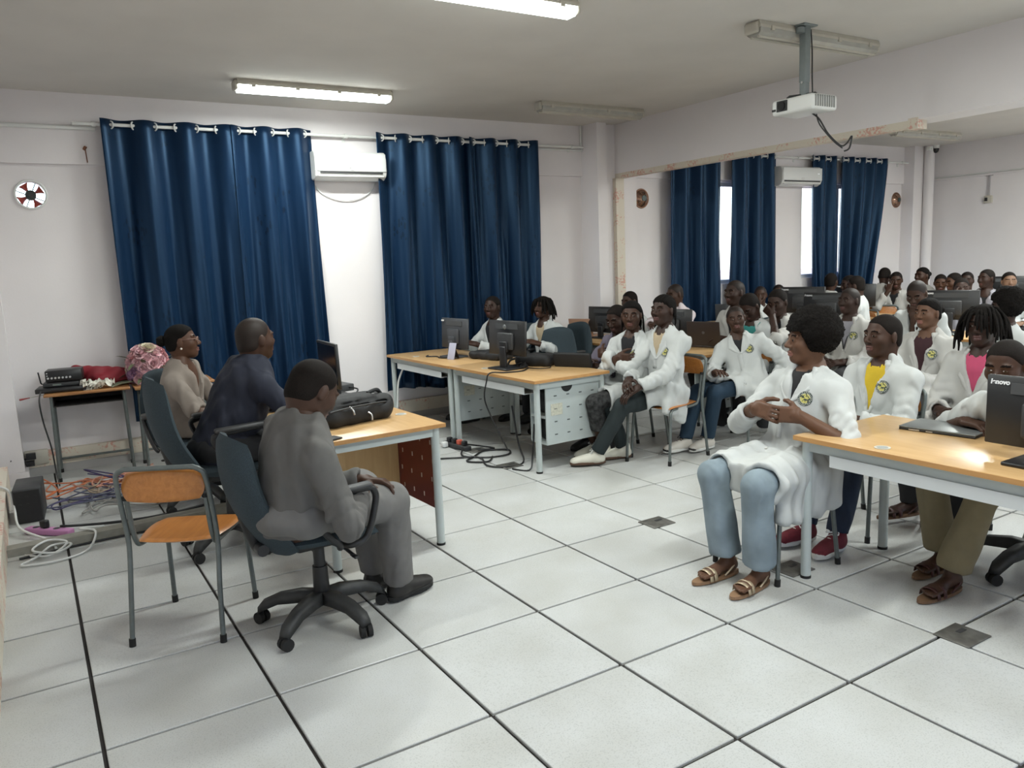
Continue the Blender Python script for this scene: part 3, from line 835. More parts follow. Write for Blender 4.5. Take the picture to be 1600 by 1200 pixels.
# red-tipped clip on a string beside the side table
m = MB(); m.cyl((-0.17, 4.38, 0.685), (-0.10, 4.40, 0.69), 0.008, r2=0.004, seg=8, mi=0); m.tube(spline([(-0.10, 4.40, 0.69), (0.0, 4.42, 0.70), (0.07, 4.45, 0.705)], 4), 0.003, 5, mi=1)
tag(m.build('cable_plug', [mat('dark_red_plastic', (0.25, 0.02, 0.02), 0.4), M_CREAM]), 'red plug on a thin pale wire left of the side table', 'cable')
o = thing('wall_socket', 'broken double wall socket with black plug at the left end of the duct', 'socket', (-0.13, 4.64, 0.16))
m = MB(); m.rbox((0.02, 0, 0), (0.17, 0.03, 0.12), 0.004, 1); m.build('plate', M_CREAM, o)
m = MB(); m.box((-0.02, -0.03, 0.02), (0.07, 0.05, 0.05)); m.box((-0.03, -0.03, -0.04), (0.06, 0.05, 0.04)); m.build('plug', M_BLACK, o)
m = MB(); m.tube(spline([(-0.05, -0.04, 0.0), (-0.10, -0.10, 0.02), (-0.16, -0.22, 0.04)], 5), 0.008, 6); m.build('cable', M_BLACK, o)

# ------------------------------------------------------------------ furniture builders (local: +y is the way the user faces)
def pillow(mb, w, d, t, T, n=12, c=0.35, bend=None, mi=0, e=4.0):
    V = []; F = []
    N = n+1
    for side in (1, -1):
        for j in range(N):
            for i in range(N):
                u = -1+2*i/n; v = -1+2*j/n
                u = math.sin(u*PI/2)*0.5+u*0.5; v = math.sin(v*PI/2)*0.5+v*0.5
                x = u*math.sqrt(max(0, 1-c*v*v)); y = v*math.sqrt(max(0, 1-c*u*u))
                th = max(0, (1-abs(u)**e))**0.5*max(0, (1-abs(v)**e))**0.5
                z = side*t/2*th
                p = Vector((x*w/2, y*d/2, z))
                if bend: p = bend(p, u, v)
                V.append(p)
    for s in (0, 1):
        o = s*N*N
        for j in range(n):
            for i in range(n):
                q = (o+j*N+i, o+j*N+i+1, o+(j+1)*N+i+1, o+(j+1)*N+i)
                F.append(q if s == 0 else q[::-1])
    mb.add(V, F, mi, True, T)
    return mb

def student_chair(label, group='wooden school chairs'):
    o = thing('school_chair', label, 'chair', group=group)
    W = 0.195
    # back frame: one bent tube, rear legs up and over the backrest
    pts = [(-W-0.005, -0.235, 0.01), (-W, -0.20, 0.25), (-W, -0.17, 0.45), (-W, -0.20, 0.64), (-W+0.005, -0.225, 0.755), (-W+0.02, -0.232, 0.785), (-W+0.05, -0.235, 0.80)]
    pts = spline(pts, 5); pts = pts+[Vector((-p.x, p.y, p.z)) for p in reversed(pts)]
    m = MB(); m.tube(pts, 0.0115, 8); m.build('back_frame', M_TUBE, o)
    for s in (-1, 1):
        p = [(s*(W-0.024), -0.195, 0.66), (s*(W-0.024), -0.172, 0.52), (s*(W-0.024), -0.150, 0.455), (s*(W-0.026), -0.11, 0.428), (s*(W-0.024), 0.05, 0.425), (s*(W-0.02), 0.15, 0.425), (s*(W-0.012), 0.185, 0.405), (s*(W-0.005), 0.20, 0.35), (s*(W+0.005), 0.225, 0.01)]
        m = MB(); m.tube(spline(p, 5), 0.0115, 8); lg = m.build('leg', M_TUBE, o)
        c = MB(); c.cyl((s*(W-0.024), -0.197, 0.655), (s*(W-0.024), -0.199, 0.675), 0.014); c.build('tube_cap', M_RUBBER, lg)
        c = MB(); c.cyl((s*(W+0.005), 0.2255, 0.0), (s*(W+0.005), 0.224, 0.035), 0.0145); c.build('foot_cap', M_RUBBER, lg)
        c = MB(); c.cyl((s*(W+0.005), -0.236, 0.0), (s*(W+0.005), -0.232, 0.035), 0.0145); c.build('foot_cap', M_RUBBER, o)
    m = MB(); m.tube([(-W+0.02, 0.10, 0.418), (W-0.02, 0.10, 0.418)], 0.009, 6); m.build('stretcher', M_TUBE, o)
    m = MB(); pillow(m, 0.40, 0.40, 0.018, Matrix.Translation((0, 0.03, 0.448)), c=0.22, e=14, bend=lambda p, u, v: Vector((p.x*(1.0+0.08*v), p.y, p.z-0.014*(1-v*v)*(1-u*u)+(-0.012*max(0, v)**3))))
    m.build('seat', M_PLY, o)
    m = MB(); pillow(m, 0.36, 0.14, 0.014, Matrix.Translation((0, -0.208, 0.715)) @ Matrix.Rotation(PI/2-0.18, 4, 'X'), c=0.25, e=14, bend=lambda p, u, v: Vector((p.x, p.y, p.z+0.022*(1-u*u))))
    m.build('backrest', M_PLY, o)
    return o

def office_chair(label, group='swivel office chairs', fab=None, arms=True):
    fab = fab or M_CHAIRFAB
    o = thing('office_chair', label, 'office chair', group=group)
    for k in range(5):
        t = k*2*PI/5+0.3; c, s = math.cos(t), math.sin(t)
        m = MB(); V = []; F = []
        for i, (r, z, w, h) in enumerate(((0.02, 0.125, 0.040, 0.05), (0.10, 0.13, 0.038, 0.05), (0.20, 0.118, 0.033, 0.042), (0.28, 0.085, 0.030, 0.04), (0.30, 0.066, 0.026, 0.03))):
            for dx, dz in ((-w, -h/2), (w, -h/2), (w*0.7, h/2), (-w*0.7, h/2)): V.append((r*c-dx*s, r*s+dx*c, z+dz))
        for i in range(4):
            for q in range(4): F.append((4*i+q, 4*i+(q+1) % 4, 4*i+4+(q+1) % 4, 4*i+4+q))
        F += [(0, 3, 2, 1), (16, 17, 18, 19)]
        m.add(V, F, 0, True); lg = m.build('base_arm', mat('worn_black_plastic', (0.035, 0.036, 0.036), 0.55, noise=(30, 0.3)), o)
        cm = MB(); a = t+1.1
        for sd in (-1, 1):
            q = Vector((0.29*c, 0.29*s, 0.028)); ax = Vector((math.cos(a), math.sin(a), 0))
            cm.cyl(q+ax*sd*0.006, q+ax*sd*0.026, 0.028, seg=14)
        cm.cyl(Vector((0.29*c, 0.29*s, 0.03)), Vector((0.29*c, 0.29*s, 0.07)), 0.010, seg=8)
        cm.build('caster', M_RUBBER, lg)
    m = MB(); m.cyl((0, 0, 0.10), (0, 0, 0.27), 0.038, r2=0.034, seg=16); m.cyl((0, 0, 0.27), (0, 0, 0.40), 0.026, seg=14); m.build('gas_column', M_BLACK, o)
    m = MB(); m.rbox((0, -0.01, 0.405), (0.20, 0.24, 0.05), 0.015, 2); m.tube([(0.10, 0.02, 0.40), (0.20, 0.05, 0.395), (0.26, 0.06, 0.38)], 0.008, 6); m.rbox((0.27, 0.062, 0.377), (0.05, 0.025, 0.012), 0.005, 1); m.build('mechanism', M_BLACK, o)
    m = MB(); pillow(m, 0.49, 0.47, 0.085, Matrix.Translation((0, 0.01, 0.455)), c=0.28, bend=lambda p, u, v: Vector((p.x, p.y, p.z-0.03*max(0, v)**2+0.008*u*u)))
    m.build('seat', fab, o)
    m = MB(); m.rbox((0, -0.20, 0.425), (0.075, 0.12, 0.03), 0.01, 2); m.tube(spline([(0, -0.20, 0.41), (0, -0.255, 0.415), (0, -0.285, 0.47), (0, -0.315, 0.58)], 6), [0.028]*19, 8); m.cyl((0.03, -0.27, 0.43), (0.085, -0.27, 0.43), 0.026, seg=12); m.build('back_bracket', M_BLACK, o)
    T = Matrix.Translation((0, -0.295, 0.655)) @ Matrix.Rotation(PI/2+0.32, 4, 'X')
    def bend(p, u, v): return Vector((p.x*(0.97-0.13*v), p.y, p.z-0.045*u*u+0.03*math.cos(v*2.2)))
    m = MB(); pillow(m, 0.45, 0.60, 0.08, T, n=16, c=0.30, bend=bend); bk = m.build('backrest', fab, o)
    if arms:
        for s in (-1, 1):
            m = MB(); x = s*0.285
            pts = spline([(s*0.20, 0.03, 0.425), (s*0.27, 0.05, 0.43), (x, 0.12, 0.46), (x, 0.17, 0.60), (x, 0.165, 0.655), (x, 0.13, 0.672), (x, -0.02, 0.665), (x, -0.10, 0.655), (x, -0.125, 0.63), (x, -0.07, 0.52), (x, -0.01, 0.45), (s*0.27, 0.0, 0.43)], 4)
            m.tube(pts, 0.015, 8)
            m.build('armrest_loop', M_BLACK, o)
            m = MB(); m.rbox((x, 0.02, 0.680), (0.055, 0.27, 0.026), 0.011, 2, rot=(0.04, 0, 0)); m.build('armrest_pad', M_DARK, o)
    return o

def desk(label, L=1.30, W=0.72, H=0.72, holder=True, group='grey metal computer desks', tray=True, grom=(-0.23, 0.25)):
    """long axis = local y (L), local -x is the front (cable tray side)"""
    o = thing('computer_desk', label, 'desk', group=group)
    m = MB(); m.rbox((0, 0, H-0.0125), (W, L, 0.025), 0.004, 2); tp = m.build('tabletop', M_TOP, o)
    e = MB(); t = 0.006
    for s in (-1, 1):
        e.box((s*(W/2), 0, H-0.0125), (t, L+t, 0.022)); e.box((0, s*(L/2), H-0.0125), (W-t, t, 0.022))
    e.build('edge_band', M_EDGE, tp)
    m = MB(); m.cyl((grom[0], grom[1], H), (grom[0], grom[1], H+0.003), 0.034, seg=20, mi=0); m.cyl((grom[0], grom[1], H+0.003), (grom[0], grom[1], H+0.004), 0.024, seg=18, mi=1); m.build('grommet', [M_CREAM, mat('grommet_grey', (0.30, 0.31, 0.29), 0.5)], tp)
    for sx in (-1, 1):
        for sy in (-1, 1):
            x = sx*(W/2-0.045); y = sy*(L/2-0.045)
            m = MB(); m.cyl((x, y, 0.012), (x, y, H-0.025), 0.024, seg=16); lg = m.build('leg', M_METAL, o)
            m = MB(); m.cyl((x, y, 0), (x, y, 0.014), 0.0255, seg=16); m.build('foot_cap', M_RUBBER, lg)
    for sx in (-1, 1):
        m = MB(); m.box((sx*(W/2-0.045), 0, H-0.05), (0.028, L-0.13, 0.05)); m.build('rail', M_METAL, o)
    for sy in (-1, 1):
        m = MB(); m.box((0, sy*(L/2-0.045), H-0.05), (W-0.13, 0.028, 0.05)); m.build('rail', M_METAL, o)
    if tray:
        m = MB(); x = -W/2+0.075
        m.box((x, 0.0, H-0.125), (0.10, L*0.72, 0.006)); m.box((x-0.05, 0, H-0.10), (0.004, L*0.72, 0.055)); m.box((x+0.05, 0, H-0.10), (0.004, L*0.72, 0.055))
        m.build('cable_tray', mat('white_tray', (0.62, 0.64, 0.64), 0.4), o)
    if holder:
        x0, x1 = -W/2+0.13, W/2-0.065; y0 = -L/2+0.05; z0, z1 = 0.20, H-0.07
        m = MB()
        m.box2((x0, y0, z0), (x1, y0+0.012, z1)); m.box2((x0, y0+0.012, z0), (x1, y0+0.21, z0+0.012)); m.box2((x0, y0+0.2, z0), (x1, y0+0.21, z1))
        m.box2((x0, y0+0.012, (z0+z1)/2-0.02), (x1, y0+0.2, (z0+z1)/2+0.0))
        m.box2((x1-0.012, y0+0.012, z0), (x1, y0+0.2, z1))
        h = m.build('pc_holder', M_METAL, o)
        s = MB()
        for i in range(4):
            for j in range(4):
                px = x0+0.09+i*(x1-x0-0.16)/3; pz = z0+0.075+j*(z1-z0-0.15)/3
                s.box((px, y0-0.0005, pz), (0.026, 0.003, 0.008))
        s.build('slots', mat('slot_dark', (0.08, 0.09, 0.09), 0.7), h)['kind'] = 'stuff'
        s = MB(); n = 14; V = [((x0+x1)/2-0.06+0.055*math.cos(PI+PI*k/n), y0-0.002, z1+0.055*math.sin(PI+PI*k/n)) for k in range(n+1)]
        s.add(V, [list(range(n+1))], 0); s.build('grip_hole', M_RUBBER, h)
        s = MB(); s.box((x0+0.10, y0-0.001, z0+0.27), (0.11, 0.002, 0.09)); s.build('sticker', mat('old_sticker', (0.56, 0.55, 0.45), 0.7, noise=(60, 0.25)), h)
        s = MB(); s.rbox(((x0+x1)/2+0.02, y0+0.108, (z0+z1)/2+0.10), (x1-x0-0.10, 0.16, 0.19), 0.006, 1); s.rbox(((x0+x1)/2+0.02, y0+0.108, z0+0.10), (x1-x0-0.12, 0.15, 0.16), 0.006, 1); s.build('computer_case', M_BLACK, h)
    return o

def monitor(label, w=0.48, h=0.30, z0=0.10, tilt=0.08, base=(0.24, 0.18), stand='plate', logo=None, group='computer monitors', back=None):
    """screen faces local +y, back is seen from -y; origin on the desk top"""
    back = back or M_BLACK
    o = thing('monitor', label, 'monitor', group=group)
    T = Matrix.Translation((0, 0, z0)) @ Matrix.Rotation(tilt, 4, 'X')
    m = MB(); m.rbox((0, 0, h/2), (w, 0.022, h), 0.004, 1, T=T); sc = m.build('panel', back, o)
    m = MB(); m.rbox((0, -0.022, h*0.40), (w*0.42, 0.03, h*0.50), 0.012, 2, T=T); m.build('back_cover', M_DARK if back is M_BLACK else back, sc)
    m = MB(); m.box((0, 0.0115, h/2+0.005), (w-0.03, 0.002, h-0.045), T=T); m.build('screen', M_SCREEN, sc)
    m = MB(); m.box((0, -0.013, h*0.83), (w*0.62, 0.004, 0.045), T=T); m.build('vent_strip', mat('vent_dark', (0.055, 0.057, 0.06), 0.5), sc)
    m = MB(); m.rbox((0, -0.045, z0*0.5+0.02), (0.075, 0.03, z0+0.11), 0.008, 2); m.rbox((0, -0.035, z0+0.07), (0.10, 0.03, 0.09), 0.008, 2); m.build('neck', back, o)
    m = MB(); m.rbox((0, -0.02, 0.008), (base[0], base[1], 0.016), 0.006, 2); m.build('stand_base', back, o)
    if logo:
        cu = bpy.data.curves.new('logo', 'FONT'); cu.body = logo[0]; cu.size = logo[1]; cu.extrude = 0.0005; cu.shear = 0.15; cu.offset = 0.0012
        to = bpy.data.objects.new('tmp', cu); COL.objects.link(to)
        dg = bpy.context.evaluated_depsgraph_get(); me = bpy.data.meshes.new_from_object(to.evaluated_get(dg)); bpy.data.objects.remove(to)
        me.materials.clear(); me.materials.append(logo[3])
        lo = link('lettering', me, sc)
        # text plane (x right, y up) seen from -y
        lo.matrix_local = T @ Matrix.Translation((logo[2][0], -0.0125, logo[2][1])) @ Matrix.Rotation(PI/2, 4, 'X')
    return o

def laptop_open(label, w=0.34, d=0.23, ang=1.85, col=None, group='open laptops on the desks'):
    """user sits at +y; lid hinge at -y"""
    col = col or M_DARK
    o = thing('laptop', label, 'laptop', group=group)
    m = MB(); m.rbox((0, 0, 0.010), (w, d, 0.018), 0.005, 2); bs = m.build('base', col, o)
    m = MB(); m.box((0, 0.01, 0.0195), (w-0.05, d-0.09, 0.002)); m.build('keyboard', M_BLACK, bs)
    T = Matrix.Translation((0, -d/2+0.006, 0.018)) @ Matrix.Rotation(PI-ang, 4, 'X') 
    m = MB(); m.rbox((0, -0.004, d/2), (w, 0.009, d), 0.004, 2, T=Matrix.Translation((0, -d/2+0.006, 0.018)) @ Matrix.Rotation(ang-PI/2, 4, 'X')); ld = m.build('lid', col, o)
    m = MB(); m.box((0, 0.0012, d/2), (w-0.03, 0.002, d-0.03), T=Matrix.Translation((0, -d/2+0.006, 0.018)) @ Matrix.Rotation(ang-PI/2, 4, 'X')); m.build('screen', M_SCREEN, ld)
    m = MB(); n = 16; m.cyl((0, -0.0085, d*0.55), (0, -0.0095, d*0.55), 0.014, seg=n, T=Matrix.Translation((0, -d/2+0.006, 0.018)) @ Matrix.Rotation(ang-PI/2, 4, 'X')); m.build('lid_emblem', mat('dull_emblem', (0.10, 0.10, 0.10), 0.3), ld)
    return o

def keyboard(label):
    o = thing('keyboard', label, 'keyboard')
    m = MB(); m.rbox((0, 0, 0.010), (0.44, 0.15, 0.018), 0.005, 2); m.build('case', M_BLACK, o)
    m = MB()
    for r in range(5):
        for c in range(15): m.box((-0.20+c*0.0285, -0.055+r*0.0265, 0.021), (0.023, 0.021, 0.006))
    m.build('keys', M_DARK, o)['kind'] = 'stuff'
    return o

def cable(name, label, pts, r, m_, cat='cable', group=None, n=6):
    b = MB(); b.tube(spline(pts, n), r, 6)
    return tag(b.build(name, m_), label, cat, group)

# ------------------------------------------------------------------ desks
RY = math.radians
def at_local(o, x, y, z):
    m = Matrix.Translation(o.location) @ Matrix.Rotation(o.rotation_euler.z, 4, 'Z')
    return m @ Vector((x, y, z))
# presenters' desk
td = desk('wooden-topped presenters desk with a dark red perforated panel', holder=False, tray=False, W=0.72, L=1.74, group='grey metal computer desks', grom=(0.29, -0.45))
place(td, (1.495, 1.88, 0), RY(2))
m = MB(); m.box2((0.325, -0.80, 0.20), (0.335, -0.26, 0.66)); rp = m.build('red_panel', M_REDMETAL, td); rp['label'] = 'dark red perforated metal panel'
s = MB()
for i in range(4):
    for j in range(4): s.box((0.324, -0.76+i*0.13+0.02*(j % 2), 0.26+j*0.11), (0.003, 0.008, 0.026))
s.build('slots', mat('slot_light', (0.62, 0.56, 0.5), 0.6), rp)['kind'] = 'stuff'
m = MB(); m.box2((-0.30, -0.31, 0.235), (0.32, -0.29, 0.645)); m.build('side_panel', M_PANEL, td)
m = MB(); m.box2((-0.30, 0.55, 0.235), (0.32, 0.57, 0.645)); m.build('side_panel', M_PANEL, td)

dA = desk('near computer desk with perforated case holder beside the woman with crossed arms'); place(dA, (3.425, 2.58, 0), RY(2.0))
dB = copy_tree(dA); place(dB, (3.385, 3.875, 0), RY(1.0), 'computer desk against the curtain, holding the monitor with a white corner label')
dC = desk('computer desk at the right edge with a closed laptop on it', holder=False, grom=(-0.29, 0.235)); place(dC, (3.385, -1.09, 0), 0)
dC2 = copy_tree(dC); place(dC2, (3.385, -2.40, 0), 0, 'computer desk continuing past the right edge of the photo')
dD = copy_tree(dA); place(dD, (5.31, 2.69, 0), RY(1), 'computer desk behind the first row, carrying a brown laptop')
dE = copy_tree(dA); place(dE, (5.33, 4.0, 0), RY(1), 'computer desk by the pilaster with a white mouse on it')
dF = copy_tree(dC); place(dF, (7.25, 2.50, 0), 0, 'computer desk in the far bay behind the student with a fist at his face')
dG = copy_tree(dC); place(dG, (7.25, 3.82, 0), 0, 'computer desk in the far bay next to the split curtain')
dH = copy_tree(dC); place(dH, (9.15, 2.5, 0), 0, 'computer desk in front of the back row students')
dI = copy_tree(dC); place(dI, (9.15, 3.82, 0), 0, 'computer desk in the last row beside the tapered curtain')
dJ = copy_tree(dC); place(dJ, (7.6, 0.95, 0), 0, 'computer desk behind the girl with a hair bun')
dK = copy_tree(dC); place(dK, (11.3, 2.2, 0), 0, 'computer desk against the end wall with black monitors on it')

# small side tables with flowers and electronics
def side_table(label, w=0.62, d=0.42, h=0.715):
    o = thing('side_table', label, 'table', group='small school tables by the wall')
    m = MB(); m.rbox((0, 0, h-0.01), (w, d, 0.02), 0.005, 2); m.build('tabletop', wood('worn_table_top', (0.30, 0.13, 0.045), (0.42, 0.21, 0.08), scale=(2, 14, 14)), o)
    for sx in (-1, 1):
        for sy in (-1, 1):
            x, y = sx*(w/2-0.05), sy*(d/2-0.04)
            m = MB(); m.cyl((x+sx*0.012, y+sy*0.01, 0.015), (x, y, h-0.02), 0.0125, seg=10); lg = m.build('leg', M_TUBE, o)
            m = MB(); m.cyl((x+sx*0.012, y+sy*0.01, 0), (x+sx*0.0115, y+sy*0.01, 0.03), 0.016, seg=10); m.build('foot_cap', M_RUBBER, lg)
    m = MB(); m.box((0, 0.0, h-0.105), (w-0.12, d-0.06, 0.006)); m.box((0, d/2-0.04, h-0.065), (w-0.12, 0.006, 0.08)); 
    for s_ in (-1, 1): m.box((s_*(w/2-0.06), 0, h-0.065), (0.006, d-0.06, 0.08))
    m.build('book_shelf', mat('black_shelf', (0.02, 0.018, 0.017), 0.6), o)
    for sx in (-1, 1): m = MB(); m.cyl((sx*(w/2-0.05), -d/2+0.04, h-0.03), (sx*(w/2-0.05), d/2-0.04, h-0.03), 0.010); m.build('side_rail', M_TUBE, o)
    m = MB(); m.cyl((-w/2+0.05, d/2-0.04, 0.12), (w/2-0.05, d/2-0.04, 0.12), 0.010); m.build('foot_rail', M_TUBE, o)
    return o
st1 = side_table('small wooden table with black electronics on it against the wall'); place(st1, (0.315, 4.44, 0), RY(-4))
st2 = copy_tree(st1); place(st2, (0.95, 4.30, 0), RY(-2), 'small wooden table under the pink flowers, half hidden by a chair')

# swivel chairs of the presenters
oc3 = office_chair('blue-grey swivel chair under the man in the grey suit'); place(oc3, (0.955, 0.515, 0), RY(-87))
oc2 = copy_tree(oc3); oc2.scale = (1.05, 1.05, 1.12); place(oc2, (0.86, 1.84, 0), RY(-89), 'blue-grey swivel chair under the man in the navy shirt')
oc1 = copy_tree(oc3); place(oc1, (0.86, 2.92, 0), RY(-158), 'blue-grey swivel chair under the woman in the beige jacket')
# empty school chair
sc0 = student_chair('empty wooden school chair with grey tube frame in the foreground'); place(sc0, (0.47, 0.885, 0), RY(-31))

# ------------------------------------------------------------------ people
def rotm(yaw, pitch=0.0, roll=0.0):
    return np.array(Matrix.Rotation(yaw, 3, 'Z') @ Matrix.Rotation(pitch, 3, 'X') @ Matrix.Rotation(roll, 3, 'Y'))
def skin_mat(name, c):
    return mat(name, tuple(x*0.76 for x in c), 0.5, noise=(30, 0.12), spec=0.3)
SK = {'deep': skin_mat('skin_deep', (0.052, 0.025, 0.017)), 'dark': skin_mat('skin_dark', (0.078, 0.037, 0.023)), 'brown': skin_mat('skin_brown', (0.125, 0.058, 0.034)), 'warm': skin_mat('skin_warm', (0.16, 0.078, 0.045)), 'tan': skin_mat('skin_tan', (0.26, 0.145, 0.09))}
LIP = {k: mat('lips_'+k, c, 0.4) for k, c in (('deep', (0.075, 0.028, 0.024)), ('dark', (0.11, 0.042, 0.034)), ('brown', (0.17, 0.065, 0.052)), ('warm', (0.21, 0.085, 0.065)), ('tan', (0.30, 0.13, 0.10)))}
M_HAIR = mat('black_hair', (0.0085, 0.0065, 0.0055), 0.8, noise=(160, 0.5), bump=(260, 0.8), spec=0.15)
M_SHAVE = mat('shaved_hair', (0.020, 0.012, 0.009), 0.6, noise=(300, 0.3), spec=0.3)
M_BROW = mat('eyebrow', (0.010, 0.007, 0.006), 0.9, spec=0.05)
M_EYEW = mat('eye_white', (0.25, 0.22, 0.20), 0.25)
M_BUTTON = mat('coat_button', (0.60, 0.58, 0.54), 0.3)
M_IRIS = mat('eye_iris', (0.010, 0.006, 0.004), 0.15)
M_COAT = mat('white_lab_coat', (0.515, 0.53, 0.52), 0.8, noise=(3, 0.05), wr=0.55)
M_COAT2 = mat('off_white_lab_coat', (0.475, 0.465, 0.44), 0.8, noise=(3, 0.06), wr=0.55)
def cloth(name, c, rough=0.85, n=0.12, sc=14, b=(12, 0.35)): return mat(name, c, rough, noise=(sc, n), wr=0.6)
M_GREY = cloth('grey_suit', (0.115, 0.110, 0.105)); M_GREYT = cloth('grey_trousers', (0.155, 0.150, 0.145))
M_NAVY = cloth('navy_shirt', (0.012, 0.015, 0.030)); M_BEIGE = cloth('beige_jacket', (0.255, 0.215, 0.185))
M_PURPLE = cloth('mauve_shirt', (0.12, 0.105, 0.14)); M_BLKC = cloth('black_cloth', (0.010, 0.010, 0.012))
M_YELLOW = cloth('yellow_shirt', (0.62, 0.43, 0.02)); M_PINK = cloth('pink_shirt', (0.52, 0.07, 0.15)); M_CREAMC = cloth('cream_shirt', (0.45, 0.36, 0.24))
M_TEAL = cloth('teal_shirt', (0.03, 0.22, 0.20)); M_GREYSH = cloth('pale_grey_shirt', (0.30, 0.29, 0.32)); M_MAROON = cloth('maroon_shirt', (0.04, 0.012, 0.016))
M_JEAN = cloth('light_jeans', (0.235, 0.295, 0.335), n=0.25, sc=8); M_JEAND = cloth('dark_jeans', (0.014, 0.026, 0.055), n=0.35, sc=8); M_TEALJ = cloth('dark_green_jeans', (0.014, 0.022, 0.024)); M_KHAKI = cloth('khaki_trousers', (0.20, 0.165, 0.095))
M_TEALTROUSER = cloth('blue_trousers', (0.012, 0.035, 0.065))

def ik(a, t, l1, l2, pole):
    a = np.asarray(a, float); t = np.asarray(t, float); d = t-a; L = np.linalg.norm(d)
    if L > (l1+l2)*0.995: t = a+d*((l1+l2)*0.995/L); d = t-a; L = np.linalg.norm(d)
    x = (l1*l1-l2*l2+L*L)/(2*L); h = math.sqrt(max(0, l1*l1-x*x)); u = d/L
    p = np.asarray(pole, float); p = p-u*(p@u); p = nrm(p)
    return a+u*x+p*h, t

def head_prims(Hc, R, s=1.0, neck_to=None, fem=False):
    P = lambda x, y, z: Hc+R@(np.array((x, y, z))*s)
    E = lambda c, r, k: U(ell_fn(P(*c), np.array(r)*s, R), k*s)
    L = [E((0, -0.014, 0.030), (0.074, 0.093, 0.083), 0.02),
         E((0, -0.042, -0.030), (0.062, 0.059, 0.054), 0.03), E((0, 0.019, -0.032), (0.062, 0.066, 0.073), 0.030),
         E((0, 0.054, -0.088), (0.031, 0.028, 0.023), 0.035),
         E((-0.041, 0.048, -0.020), (0.025, 0.028, 0.026), 0.025), E((0.041, 0.048, -0.020), (0.025, 0.028, 0.026), 0.025),
         E((-0.032, 0.071, 0.026), (0.024, 0.012, 0.008), 0.016), E((0.032, 0.071, 0.026), (0.024, 0.012, 0.008), 0.016)]
    for sx in (-1, 1):
        L.append(Dn(ell_fn(P(sx*0.031, 0.094, 0.008), np.array((0.017, 0.013, 0.009))*s, R), 0.012*s))
        L.append(U(ell_fn(P(sx*0.0315, 0.0725, 0.0075), np.array((0.0165, 0.011, 0.0105))*s, R), 0.006*s))
    L += [U(cap_fn(P(0, 0.078, 0.016), P(0, 0.101, -0.020), 0.008*s, 0.013*s), 0.010*s),
          E((-0.014, 0.092, -0.026), (0.010, 0.011, 0.008), 0.008), E((0.014, 0.092, -0.026), (0.010, 0.011, 0.008), 0.008),
          E((0, 0.084, -0.053), (0.024, 0.012, 0.0075), 0.006), E((0, 0.083, -0.066), (0.021, 0.012, 0.0085), 0.006)]
    L.append(Dn(ell_fn(P(0, 0.098, -0.0595), np.array((0.022, 0.010, 0.0018))*s, R), 0.003*s))
    for sx in (-1, 1):
        Re = R @ rotm(sx*-0.35)
        L.append(U(ell_fn(P(sx*0.076, -0.012, -0.006), np.array((0.009, 0.019, 0.031))*s, Re), 0.008*s))
    if neck_to is not None:
        L.append(U(cap_fn(P(0, -0.028, -0.050), neck_to, 0.050*s*(0.92 if fem else 1.06), 0.056*s*(0.95 if fem else 1.1)), 0.025*s))
    return L

def zl(ys, zs):
    ys = np.array(ys); zs = np.array(zs)
    return lambda y: np.interp(y, ys, zs)
HL_SHORT = zl([-0.11, -0.045, -0.02, 0.0, 0.025, 0.055, 0.10], [-0.075, -0.070, -0.016, -0.002, 0.022, 0.070, 0.082])
HL_AFRO = zl([-0.20, -0.05, -0.01, 0.025, 0.055, 0.14], [-0.115, -0.105, -0.075, -0.02, 0.048, 0.066])
HL_WOMAN = zl([-0.11, -0.05, -0.02, 0.0, 0.03, 0.055, 0.10], [-0.055, -0.055, 0.0, 0.022, 0.04, 0.064, 0.072])

def hair_shell(Hc, R, s, c, rad, line, h, noise=None, base=None, add=0.006):
    """shell that thins out to nothing at the hairline; with base=None a cut ellipsoid (big hair)"""
    fn0, lo, hi = ell_fn(Hc+R@(np.array(c)*s), np.array(rad)*s, R)
    if base is not None:
        fa = fn0; fb, l2, h2 = ell_fn(Hc+R@(np.array((0, -0.042, -0.030))*s), np.array((0.063, 0.060, 0.055))*s, R); lo = np.minimum(lo, l2); hi = np.maximum(hi, h2)
        
        def fn0(X, Y, Z):
            a_, b_ = fa(X, Y, Z), fb(X, Y, Z); k_ = 0.03*s; t_ = np.clip(0.5+0.5*(a_-b_)/k_, 0, 1)
            return a_*(1-t_)+b_*t_-k_*t_*(1-t_)
    def fn(X, Y, Z):
        px, py, pz = X-Hc[0], Y-Hc[1], Z-Hc[2]
        y = (px*R[0, 1]+py*R[1, 1]+pz*R[2, 1])/s; z = (px*R[0, 2]+py*R[1, 2]+pz*R[2, 2])/s
        if base is None: return np.maximum(fn0(X, Y, Z), ((line(y)-z)*0.75*s)).astype(np.float32)
        return (fn0(X, Y, Z)-np.clip((z-line(y))/0.014, -0.6, 1)*add*s).astype(np.float32)
    return sdf_mesh([(fn, lo-0.02, hi+0.02, 0.0, 'u')], h, noise)

def strand(mb, root, out, length, r, rs, sway=0.03, droop=1.0, ow=0.8):
    pts = [Vector(root)]; p = Vector(root); d = Vector(out)*ow
    n = 6
    for i in range(n):
        d = (d+Vector((rs.normal(0, sway), rs.normal(0, sway), -0.55*droop))).normalized()
        p = p+d*(length/n); pts.append(p.copy())
    mb.tube(pts, [r]*n+[r*0.6], 5)

